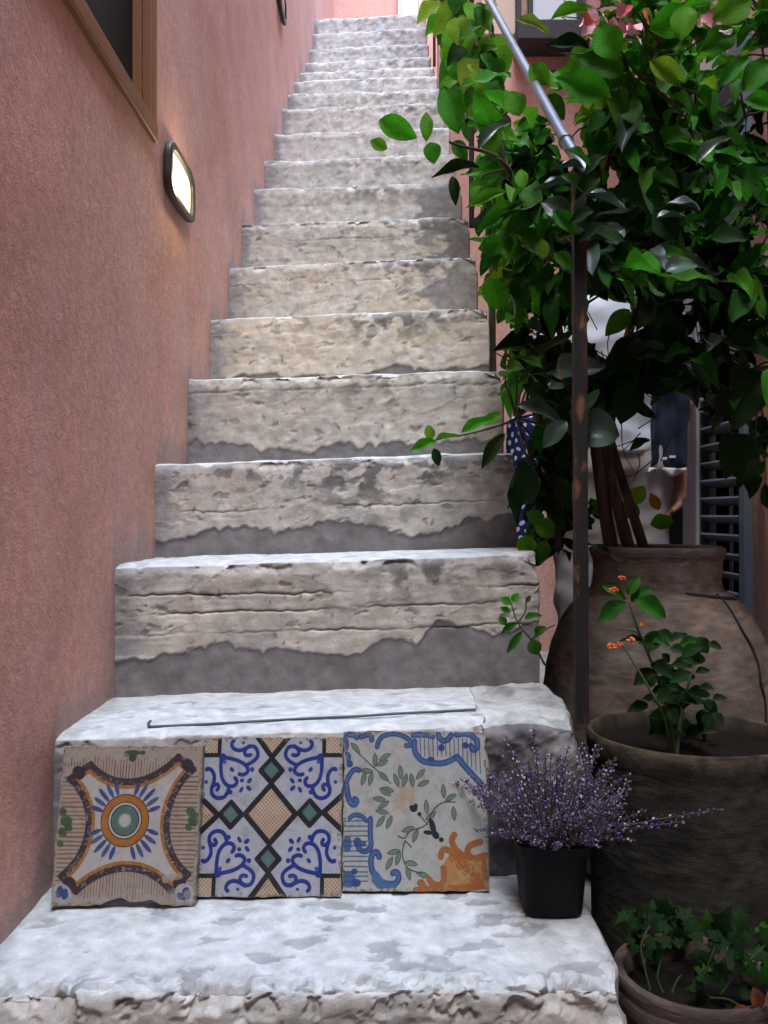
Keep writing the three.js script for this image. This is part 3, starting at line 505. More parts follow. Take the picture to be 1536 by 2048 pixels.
  // ochre rocaille
  poly(g, [[0.68, 0.86], [0.71, 0.8], [0.78, 0.76], [0.9, 0.78], [0.99, 0.76], [1, 0.99], [0.72, 0.99], [0.7, 0.93]], OL); for (const p of [[[0.675, 0.79], [0.68, 0.745], [0.73, 0.745], [0.78, 0.79], [0.80, 0.85]], [[0.77, 0.655], [0.745, 0.68], [0.77, 0.74], [0.83, 0.79], [0.9, 0.80]], [[0.95, 0.70], [0.88, 0.71], [0.85, 0.76], [0.9, 0.82], [0.96, 0.79]], [[0.69, 0.86], [0.7, 0.94], [0.66, 0.97], [0.6, 0.95], [0.595, 0.93]], [[0.56, 0.98], [0.54, 0.94], [0.53, 0.95]], [[0.5, 0.995], [0.6, 0.985], [0.75, 0.985], [0.95, 0.97]], [[0.98, 0.78], [0.96, 0.86], [0.99, 0.92]]]) curve(g, p, 0.042, OR); for (const [x, y, r] of [[0.82, 0.83, 0.05], [0.86, 0.87, 0.05], [0.76, 0.8, 0.035], [0.92, 0.93, 0.05]]) dot(g, x, y, r, r * 0.8, 0.4, 'rgba(190,112,46,0.8)');
  for (let k = 0; k < 14; k++) curve(g, [[rr(0.74, 0.96), rr(0.8, 0.97)], [rr(0.74, 0.96), rr(0.8, 0.97)]], 0.006, 'rgba(222,196,140,0.5)');
}
function tilePiece(label, pxl, pxr, pyt, pyb, tex, chips) {
  const d = (treadY(0, 0) - EYE) / (at(768, pyb, 1).y - EYE), a = at(pxl, pyb, d), b = at(pxr, pyb, d), w = b.x - a.x, h = w * (pyb - pyt) / (pxr - pxl) * 1.01;
  const s = new THREE.Shape(), E = 26, pts = [], j = (k) => 0.0011 * N3(k * 0.7, pxl, 1) + 0.0006 * N3(k * 2.1, pxl, 4);
  for (let k = 0; k < E; k++) pts.push([k / E * w, j(k) + (chips ? 0.010 * Math.exp(-(((k / E - 0.47) / 0.1) ** 2)) + 0.007 * Math.exp(-(((k / E - 0.68) / 0.07) ** 2)) : 0)]);
  for (let k = 0; k < E; k++) pts.push([w + j(k + 50), k / E * h]);
  for (let k = 0; k < E; k++) pts.push([w - k / E * w, h + j(k + 90)]);
  for (let k = 0; k < E; k++) pts.push([j(k + 130), h - k / E * h]);
  pts.forEach((p, k) => (k ? s.lineTo(p[0], p[1]) : s.moveTo(p[0], p[1]))); s.closePath();
  const t = thing('glazed_tile', label, 'ceramic tile', V(a.x, treadY(0, (a.x + b.x) / 2) + 0.003, -d), 'patterned tiles leaning against the riser');
  const body = new THREE.ExtrudeGeometry(s, { depth: 0.011, bevelEnabled: true, bevelSize: 0.0008, bevelThickness: 0.0008, bevelSegments: 1 }); body.translate(0, 0.001, -0.0135);
  paint(body, (x, y, z) => { const f = fbm(x * 60, y * 60, z * 60, 3); return mix3([0.36, 0.29, 0.23], [0.22, 0.18, 0.15], sstep(-0.2, 0.4, f)); });
  mesh('clay_body', body, M.clay, t);
  const face = new THREE.ShapeGeometry(s); const p = face.attributes.position, u = face.attributes.uv;
  for (let i = 0; i < p.count; i++) u.setXY(i, p.getX(i) / w, p.getY(i) / h); face.translate(0, 0.001, 0.0006);
  mesh('glazed_face', face, phys({ map: tex, color: lin(0.62, 0.6, 0.58), roughness: 0.4, clearcoat: 0.5, clearcoatRoughness: 0.22 }), t);
  t.rotation.x = -Math.atan2(0.052, h); return t;
}
const starTex = tileCanvas(drawStar, 'rgb(198,188,176)'), latticeTex = tileCanvas(drawLattice, 'rgb(198,202,214)'), garlandTex = tileCanvas(drawGarland, 'rgb(202,204,198)');
tilePiece('old tile with a dark four-pointed star around an orange ring, leftmost, by the pink wall', 101, 389, 1508, 1812, starTex, true);
tilePiece('tile with blue scrolls, black diagonal lines and green diamonds, in the middle of the row', 393, 681, 1493, 1797, latticeTex, false);
tilePiece('tile with blue border, green leafy garland and an orange corner, next to the heather', 685, 978, 1484, 1789, garlandTex, false);

// ---------------------------------------------------------------- rusty post and steel handrail
{
  const A = at(1163, 1418, 1.285), B = at(1153, 345, 1.30), h = B.y - treadY(1, 0.28) - 0.02;
  const t = thing('handrail', 'steel handrail on a rusty post, rising along the right edge of the stairs', 'handrail', V(A.x, A.y - 0.02, A.z));
  const g = new THREE.BoxGeometry(0.0185, B.y - A.y + 0.02, 0.0185, 6, 160, 6); const p = g.attributes.position;
  for (let i = 0; i < p.count; i++) { const y = p.getY(i); const f = 0.0012 * fbm(p.getX(i) * 40, y * 14, p.getZ(i) * 40, 3); const l = Math.max(0.004, Math.hypot(p.getX(i), p.getZ(i))); p.setX(i, p.getX(i) * (1 + f / l)); p.setZ(i, p.getZ(i) * (1 + f / l)); }
  g.computeVertexNormals(); g.translate(0, (B.y - A.y + 0.02) / 2, 0);
  paint(g, (x, y, z) => { const f = fbm(x * 30, y * 6, z * 30, 4), q = fbm(x * 80, y * 25, z * 80, 3); let c = mix3([0.012, 0.008, 0.007], [0.035, 0.015, 0.01], sstep(0.0, 0.5, f)); c = mix3(c, [0.24, 0.10, 0.035], sstep(0.3, 0.55, fbm(x * 30, y * 9, 4, 4) + q * 0.4) * 0.7); return c; });
  const post = mesh('post', g, M.rust, t); const tilt = Math.atan2(A.x - B.x, B.y - A.y); post.rotation.z = tilt;
  const R0 = at(1166, 335, 1.285), R1 = at(1132, 283, 1.37), R2 = at(974, -5, 2.46), R3 = R1.clone().add(R2.clone().sub(R1).multiplyScalar(2.6));
  worldPart('rail', tube([R1, R1.clone().lerp(R2, 0.5), R2, R2.clone().lerp(R3, 0.5), R3], 0.0092, 0.0092, 40, 14), M.steel, t);
  worldPart('rail_end', merged([tube([R0.clone().add(V(0.004, -0.012, 0.006)), R0, R0.clone().lerp(R1, 0.5), R1], 0.0085, 0.0098, 14, 12), new THREE.TorusGeometry(0.0095, 0.003, 8, 20).applyQuaternion(new THREE.Quaternion().setFromUnitVectors(V(0, 0, 1), R2.clone().sub(R1).normalize())).translate(R1.x, R1.y, R1.z)]), std({ color: lin(0.2, 0.2, 0.22), metalness: 0.8, roughness: 0.45 }), t);
  for (const i of [7, 11, 15]) { // further balusters
    const s = STEPS[i], d = s.d + 0.05, x = 0.272, k = (d - 1.37) / (2.46 - 1.37), yr = lerp(R1.y, R2.y, k), xr = lerp(R1.x, R2.x, k);
    worldPart('post', new THREE.CylinderGeometry(0.009, 0.009, yr - s.y - 0.006, 10).translate(xr, (yr + s.y) / 2, -d), M.iron, t);
  }
}

// ---------------------------------------------------------------- leaves
function leafTexture(vein) {
  const c = document.createElement('canvas'); c.width = 128; c.height = 256; const g = c.getContext('2d'); g.fillStyle = 'rgb(222,222,222)'; g.fillRect(0, 0, 128, 256);
  for (let k = 0; k < 160; k++) { g.fillStyle = `rgba(${rnd() < 0.6 ? '150,160,140' : '255,255,240'},${rr(0.04, 0.16)})`; g.beginPath(); g.ellipse(rr(0, 128), rr(0, 256), rr(3, 18), rr(3, 18), 0, 0, 7); g.fill(); }
  g.strokeStyle = `rgba(255,255,225,${vein})`; g.lineWidth = 5; g.beginPath(); g.moveTo(64, 256); g.lineTo(64, 4); g.stroke(); g.lineWidth = 2;
  for (let y = 235; y > 30; y -= 24) for (const s of [-1, 1]) { g.beginPath(); g.moveTo(64, y); g.quadraticCurveTo(64 + s * 30, y - 14, 64 + s * 60, y - 42); g.stroke(); }
  const t = new THREE.CanvasTexture(c); t.colorSpace = THREE.SRGBColorSpace; return t;
}
const leafMap = leafTexture(0.8);
const leafMat = (r, g, b, tr, coat = 0.2, rough = 0.7) => phys({ color: lin(r, g, b), map: leafMap, bumpMap: leafMap, bumpScale: 0.0012, roughness: coat > 0.3 ? rough : 0.8, specularIntensity: coat > 0.3 ? 1 : 0.22, transmission: tr, thickness: 0, clearcoat: coat > 0.3 ? coat : 0, clearcoatRoughness: 0.32, side: THREE.DoubleSide });
const LM = {  // bright to dark greens carry lit and shaded leaves in their colour
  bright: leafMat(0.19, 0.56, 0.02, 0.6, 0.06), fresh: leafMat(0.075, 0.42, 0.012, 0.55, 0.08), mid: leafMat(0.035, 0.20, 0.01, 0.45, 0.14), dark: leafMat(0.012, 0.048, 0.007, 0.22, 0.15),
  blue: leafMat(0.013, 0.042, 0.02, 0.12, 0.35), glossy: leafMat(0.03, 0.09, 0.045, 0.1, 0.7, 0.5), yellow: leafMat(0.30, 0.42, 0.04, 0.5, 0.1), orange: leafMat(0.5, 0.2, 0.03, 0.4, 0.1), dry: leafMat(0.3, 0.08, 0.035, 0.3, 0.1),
};
// blade along +y from 0 to 1, width 1, faces +z
function blade(profile, fold, droop, wave, nl = 9, nw = 4) {
  const pos = [], uv = [], idx = [];
  for (let i = 0; i <= nl; i++) for (let j = 0; j <= nw; j++) {
    const t = i / nl, s = j / nw * 2 - 1, hw = profile(t) / 2, x = s * hw;
    pos.push(x, t - 0.12 * droop * t * t, -Math.abs(s) * hw * -fold - droop * t * t * 0.4 + wave * Math.sin(t * 11 + s * 2) * 0.045 * Math.abs(s) + 0.03 * wave * Math.sin(t * 5)); uv.push(0.5 + s * 0.5 * Math.min(1, hw * 2 + 0.1), t);
  }
  for (let i = 0; i < nl; i++) for (let j = 0; j < nw; j++) { const a = i * (nw + 1) + j; idx.push(a, a + 1, a + nw + 2, a, a + nw + 2, a + nw + 1); }
  const g = new THREE.BufferGeometry(); g.setAttribute('position', new THREE.Float32BufferAttribute(pos, 3)); g.setAttribute('uv', new THREE.Float32BufferAttribute(uv, 2)); g.setIndex(idx); g.computeVertexNormals(); return g;
}
const ovate = (t) => Math.max(0.01, t ** 0.8 * (1 - t) ** 0.97 / 0.296);
const heart = (t) => Math.max(0.012, (t < 0.12 ? 0.75 + t * 2 : 1) * Math.cos(Math.min(1, Math.max(0, (t - 0.1) / 0.9)) * Math.PI / 2) ** 0.8);
const LG = [blade(ovate, 0.35, 0.25, 0.8), blade(ovate, 0.2, 0.7, 1.2), blade(ovate, 0.6, 0.45, 1.0), blade(ovate, 0.15, -0.35, 1.5), blade(heart, 0.25, 0.3, 0.8)];
function ivyBlade() {
  const s = new THREE.Shape(), P = [[0, 0], [0.18, -0.10], [0.42, 0.02], [0.30, 0.22], [0.52, 0.42], [0.26, 0.52], [0.14, 0.72], [0, 1.0], [-0.14, 0.72], [-0.26, 0.52], [-0.52, 0.42], [-0.30, 0.22], [-0.42, 0.02], [-0.18, -0.10]];
  P.forEach((p, i) => (i ? s.lineTo(...p) : s.moveTo(...p))); s.closePath(); const g = new THREE.ShapeGeometry(s), p = g.attributes.position, u = g.attributes.uv;
  for (let i = 0; i < p.count; i++) { const x = p.getX(i), y = p.getY(i); u.setXY(i, 0.5 + x, y); p.setZ(i, 0.25 * Math.abs(x) - 0.2 * y * y); } g.computeVertexNormals(); return g;
}
const IVY = ivyBlade();
const VARIANTS = new Map();
for (const k of ['fresh', 'mid', 'dark', 'bright']) { const m = LM[k], list = [m]; for (const [a, b, c] of [[1.5, 0.9, 1.1], [0.75, 0.75, 0.9]]) { const v = m.clone(); v.color.setRGB(m.color.r * a, m.color.g * b, m.color.b * c); list.push(v); } VARIANTS.set(m, list); }
const vary = (m) => { const l = VARIANTS.get(m); return l ? l[(rnd() * l.length) | 0] : m; };
function leafPose(base, dir, normal, len, wid) {
  const y = dir.clone().normalize(), x = y.clone().cross(normal).normalize(); if (x.lengthSq() < 0.5) x.set(1, 0, 0); const z = x.clone().cross(y).normalize();
  return new THREE.Matrix4().makeBasis(x.clone().multiplyScalar(wid), y.clone().multiplyScalar(len), z.clone().multiplyScalar(len)).setPosition(base);
}
// a leaf seen at these pixels: base and tip, width in pixels, how far its face turns upward
function pxLeaf(x0, y0, x1, y1, w, d, mat, upw = 0.25, dd = 0, geo = 0) {
  const b = at(x0, y0, d), t = at(x1, y1, d + dd), dir = t.clone().sub(b), n = camera.position.clone().sub(b).normalize().multiplyScalar(1 - upw).add(V(0, upw, 0));
  return { geo: LG[geo], mat: vary(mat), m: leafPose(b, dir, n, dir.length(), w * d / F), base: b };
}
// keeps leaves off the handrail and out of the airy corner in front of the balcony
const airy = (p) => { const [x, y] = project(p); if (y < 340 && Math.abs(x - (1166 - (335 - y) * 0.565)) < 30) return true; return ((x > 985 && x < 1185 && y > -20 && y < 130) || (x > 1000 && x < 1105 && y >= 130 && y < 255)) && rnd() < 0.8; };
function addLeaves(g, list, partsMost, name = 'leaf') {
  const inv = new THREE.Matrix4().makeTranslation(-g.position.x, -g.position.y, -g.position.z), rest = new Map();
  list.forEach((l, i) => {
    const m = inv.clone().multiply(l.m);
    if (i < partsMost) { const q = mesh(name, l.geo, l.mat, g); m.decompose(q.position, q.quaternion, q.scale); }
    else { if (!rest.has(l.mat)) rest.set(l.mat, []); rest.get(l.mat).push(l.geo.clone().applyMatrix4(m)); }
  });
  for (const [mat, gs] of rest) { const q = mesh('foliage', mergeGeometries(gs), mat, g); q.userData.kind = 'stuff'; }
}

// ---------------------------------------------------------------- pots
function lathe(pts, seg = 72) { return new THREE.LatheGeometry(pts.map((p) => new THREE.Vector2(p[0], p[1])), seg); }
function spline(pts, n) { const c = new THREE.SplineCurve(pts.map((p) => new THREE.Vector2(p[0], p[1]))); return c.getPoints(n).map((p) => [Math.max(0, p.x), p.y]); }
function soilDisc(r, y) { const g = new THREE.RingGeometry(0.0005, r, 60, 26); g.rotateX(-Math.PI / 2); const p = g.attributes.position; for (let i = 0; i < p.count; i++) p.setY(i, y + 0.006 * fbm(p.getX(i) * 40, y, p.getZ(i) * 40, 4) + 0.004 * Math.max(0, N3(p.getX(i) * 130, 1, p.getZ(i) * 130))); g.computeVertexNormals(); return g; }
const JAR = V(at(1312, 1100, 1.78).x, 0, -1.78), jarTop = at(1312, 1098, 1.66).y;
{
  const t = thing('terracotta_jar', 'large cracked old terracotta jar holding the leafy bush', 'jar', JAR), H = jarTop, R = 0.226;
  const prof = spline([[0.15, 0], [0.195, 0.1], [0.223, 0.22], [R + 0.002, 0.32], [0.224, 0.40], [0.212, 0.465], [0.186, 0.528], [0.154, 0.57], [0.133, 0.587]], 60);
  const rAt = (y) => { for (let i = 1; i < prof.length; i++) if (prof[i][1] >= y) { const k = (y - prof[i - 1][1]) / (prof[i][1] - prof[i - 1][1]); return lerp(prof[i - 1][0], prof[i][0], k); } return 0.12; };
  const k = H / 0.675, clay = (x, y, z) => { const f = fbm(x * 6, y * 6, z * 6, 5), q = fbm(x * 22, y * 22, z * 22, 3); let c = mix3([0.26, 0.185, 0.14], [0.165, 0.115, 0.088], sstep(-0.3, 0.4, f)); c = mix3(c, [0.27, 0.215, 0.185], sstep(0.1, 0.5, q + f) * 0.6); return c; };
  const rough = (g) => { const p = g.attributes.position, n = g.attributes.normal; for (let i = 0; i < p.count; i++) { const q = 0.004 * fbm(p.getX(i) * 8, p.getY(i) * 8, p.getZ(i) * 8, 4); p.setXYZ(i, p.getX(i) + n.getX(i) * q, p.getY(i), p.getZ(i) + n.getZ(i) * q); } g.computeVertexNormals(); return paint(g, clay); };
  mesh('body', rough(lathe(prof.map(([r, y]) => [r, y * k]), 96)), M.clay, t);
  mesh('neck', rough(lathe(spline([[0.133, 0.583], [0.127, 0.60], [0.128, 0.645], [0.133, 0.66], [0.134, 0.671], [0.128, 0.676], [0.116, 0.673], [0.111, 0.64], [0.10, 0.56]], 40).map(([r, y]) => [r, y * k]), 80)), M.clay, t);
  mesh('soil', new THREE.CircleGeometry(0.108, 30).rotateX(-Math.PI / 2).translate(0, 0.63 * k, 0), M.soil, t);
  const line = (f, n, r) => { const pts = []; for (let i = 0; i <= n; i++) pts.push(f(i / n)); return tube(pts, r, r, n * 2, 5); };
  const on = (y, ph) => { const r = rAt(y) + 0.001; return V(Math.sin(ph) * r, y * k, Math.cos(ph) * r); };
  const crackMat = std({ color: lin(0.02, 0.016, 0.014), roughness: 1 });
  mesh('crack', merged([line((s) => on(lerp(0.585, 0.12, s), 0.62 + 0.16 * s + 0.03 * N3(s * 6, 1, 1)), 30, 0.0028), line((s) => on(0.33 + 0.012 * N3(s * 4, 2, 2) + 0.02 * s, -0.3 + 2.0 * s), 30, 0.002), line((s) => on(0.588 - 0.015 * s, 0.1 + 0.9 * s), 14, 0.004)]), crackMat, t);
}
const PLANT = V(at(1376, 1468, 1.36).x, 0, -1.36), plTop = at(1376, 1516, 1.205).y;
{
  const t = thing('round_planter', 'wide dark cylindrical planter standing in front of the big jar', 'planter', PLANT), R = 0.153;
  const g = lathe([[0.0, 0.0], [R * 0.93, 0.0], [R * 0.95, 0.01], ...Array.from({ length: 30 }, (_, i) => [R * lerp(0.95, 0.985, i / 29), lerp(0.015, plTop - 0.035, i / 29)]), [R, plTop - 0.03], [R * 1.01, plTop - 0.012], [R * 1.0, plTop - 0.002], [R * 0.975, plTop], [R * 0.94, plTop - 0.004], [R * 0.92, plTop - 0.03], [R * 0.9, plTop - 0.09]], 90);
  paint(g, (x, y, z) => { const f = fbm(x * 5, y * 9, z * 5, 5), q = fbm(x * 30, y * 30, z * 30, 3); let c = mix3([0.07, 0.062, 0.05], [0.043, 0.039, 0.032], sstep(-0.3, 0.4, f)); c = mix3(c, [0.055, 0.048, 0.037], sstep(0.15, 0.5, q) * 0.4); if (y > plTop - 0.012) c = mix3(c, [0.16, 0.115, 0.075], 0.7 * sstep(-0.4, 0.2, q)); return c; });
  mesh('pot', g, M.darkClay, t);
  mesh('soil', soilDisc(R * 0.92, plTop - 0.028), M.soil, t);
}
const IVYP = V(at(1385, 1960, 1.09).x, 0, -1.085), ivTop = at(1385, 2016, 1.0).y;
{
  const t = thing('terracotta_pot', 'small round terracotta pot of ivy at the lower right', 'flower pot', IVYP), R = 0.098, h = ivTop;
  const g = lathe([[0, 0], [R * 0.66, 0], [R * 0.7, 0.01], [R * 0.86, h - 0.05], [R * 0.9, h - 0.045], [R * 0.97, h - 0.042], [R * 1.0, h - 0.036], [R * 1.0, h - 0.022], [R * 0.965, h - 0.017], [R * 0.99, h - 0.012], [R * 0.99, h - 0.003], [R * 0.96, h], [R * 0.88, h - 0.001], [R * 0.85, h - 0.006], [R * 0.83, h - 0.06]], 80);
  paint(g, (x, y, z) => { const f = fbm(x * 14, y * 14, z * 14, 4); return mix3([0.16, 0.10, 0.085], [0.10, 0.062, 0.05], sstep(-0.3, 0.4, f)); });
  mesh('pot', g, M.clay, t);
  mesh('soil', soilDisc(R * 0.84, h - 0.03), M.soil, t);
}
const HP = V(at(1098, 1800, 1.155).x, treadY(0, 0.21) + 0.002, -1.15);
{
  const t = thing('plastic_pot', 'small square black plastic pot of heather on the lowest step', 'flower pot', HP), h = 0.092;
  const ring = (s, y, r) => { const out = []; for (let k = 0; k < 48; k++) { const a = k / 48 * Math.PI * 2, c = Math.cos(a), q = Math.sin(a), u = (Math.abs(c) ** 7 + Math.abs(q) ** 7) ** (-1 / 7); out.push(V(c * u * s, y, q * u * s)); } return out; };
  const rings = [ring(0.001, 0), ring(0.034, 0), ring(0.036, 0.004), ring(0.042, h - 0.014), ring(0.0455, h - 0.013), ring(0.0465, h), ring(0.044, h), ring(0.042, h - 0.02)], pos = [], idx = [];
  rings.forEach((r) => r.forEach((p) => pos.push(p.x, p.y, p.z)));
  for (let i = 0; i + 1 < rings.length; i++) for (let j = 0; j < 48; j++) { const a = i * 48 + j, b = i * 48 + (j + 1) % 48; idx.push(a, a + 48, b + 48, a, b + 48, b); }
  let g = new THREE.BufferGeometry(); g.setAttribute('position', new THREE.Float32BufferAttribute(pos, 3)); g.setIndex(idx); g = g.toNonIndexed(); g.computeVertexNormals();
  t.scale.set(1.04, 1.0, 1.0); mesh('pot', g, M.plasticPot, t); mesh('soil', new THREE.CircleGeometry(0.043, 24).rotateX(-Math.PI / 2).translate(0, h - 0.018, 0), M.soil, t);
}
{ // heather
  const h = HP.y + 0.085, t = thing('heather', 'purple and white flowering heather in the black pot', 'plant', V(HP.x, h, HP.z));
  const mat = std({ vertexColors: true, roughness: 0.8 });
  const sprig = (len, bend, seedless) => {
    const parts = [], c = new THREE.CatmullRomCurve3([V(0, -0.015, 0), V(bend * 0.15, len * 0.35, 0), V(bend * 0.5, len * 0.72, 0), V(bend * 0.8, len, 0)]);
    parts.push(paint(strip(tube(c.getPoints(6), 0.0011, 0.0006, 10, 4)), () => [0.05, 0.05, 0.03]));
    const n = 46; for (let i = 0; i < n; i++) {
      const s = 0.2 + 0.8 * (i / n), q = c.getPointAt(s), a = i * 2.4, r = (1.05 - s) * 0.004 + 0.0022, g = new THREE.OctahedronGeometry(rr(0.0011, 0.0020)).scale(1, 1.4, 1);
      g.translate(q.x + Math.cos(a) * r, q.y + rr(-0.002, 0.002), q.z + Math.sin(a) * r);
      const k = rnd(), col = k < 0.09 ? [0.55, 0.45, 0.57] : k < 0.22 ? [0.28, 0.19, 0.33] : k < 0.62 ? [rr(0.07, 0.15), 0.04, rr(0.12, 0.22)] : [0.04, 0.045, 0.026]; parts.push(paint(strip(g), () => col));
    }
    for (let i = 0; i < 16; i++) { const s = rr(0.02, 0.45), q = c.getPointAt(s), a = rnd() * 6.3, g = new THREE.OctahedronGeometry(0.0022).scale(0.5, 2, 0.5); g.translate(q.x + Math.cos(a) * 0.003, q.y, q.z + Math.sin(a) * 0.003); parts.push(paint(strip(g), () => [0.035, 0.06, 0.022])); }
    return mergeGeometries(parts);
  };
  const kinds = []; for (let k = 0; k < 10; k++) kinds.push(sprig(rr(0.07, 0.15), rr(0.005, 0.06)));
  for (let k = 0; k < 175; k++) {
    const a = rnd() * 6.283, lean = rnd() ** 0.75 * 1.15, m = mesh('sprig', kinds[k % 10], mat, t), r = Math.sqrt(rnd()) * 0.036;
    m.position.set(Math.cos(a) * r, 0, Math.sin(a) * r); m.rotation.set(0, -a, 0); m.rotateZ(-lean * 0.85); m.scale.setScalar(rr(0.7, 1.05));
  }
  const long = sprig(0.2, 0.05), m = mesh('sprig', long, mat, t); m.position.set(0.025, 0.0, 0.01); m.rotation.z = -1.15;
}

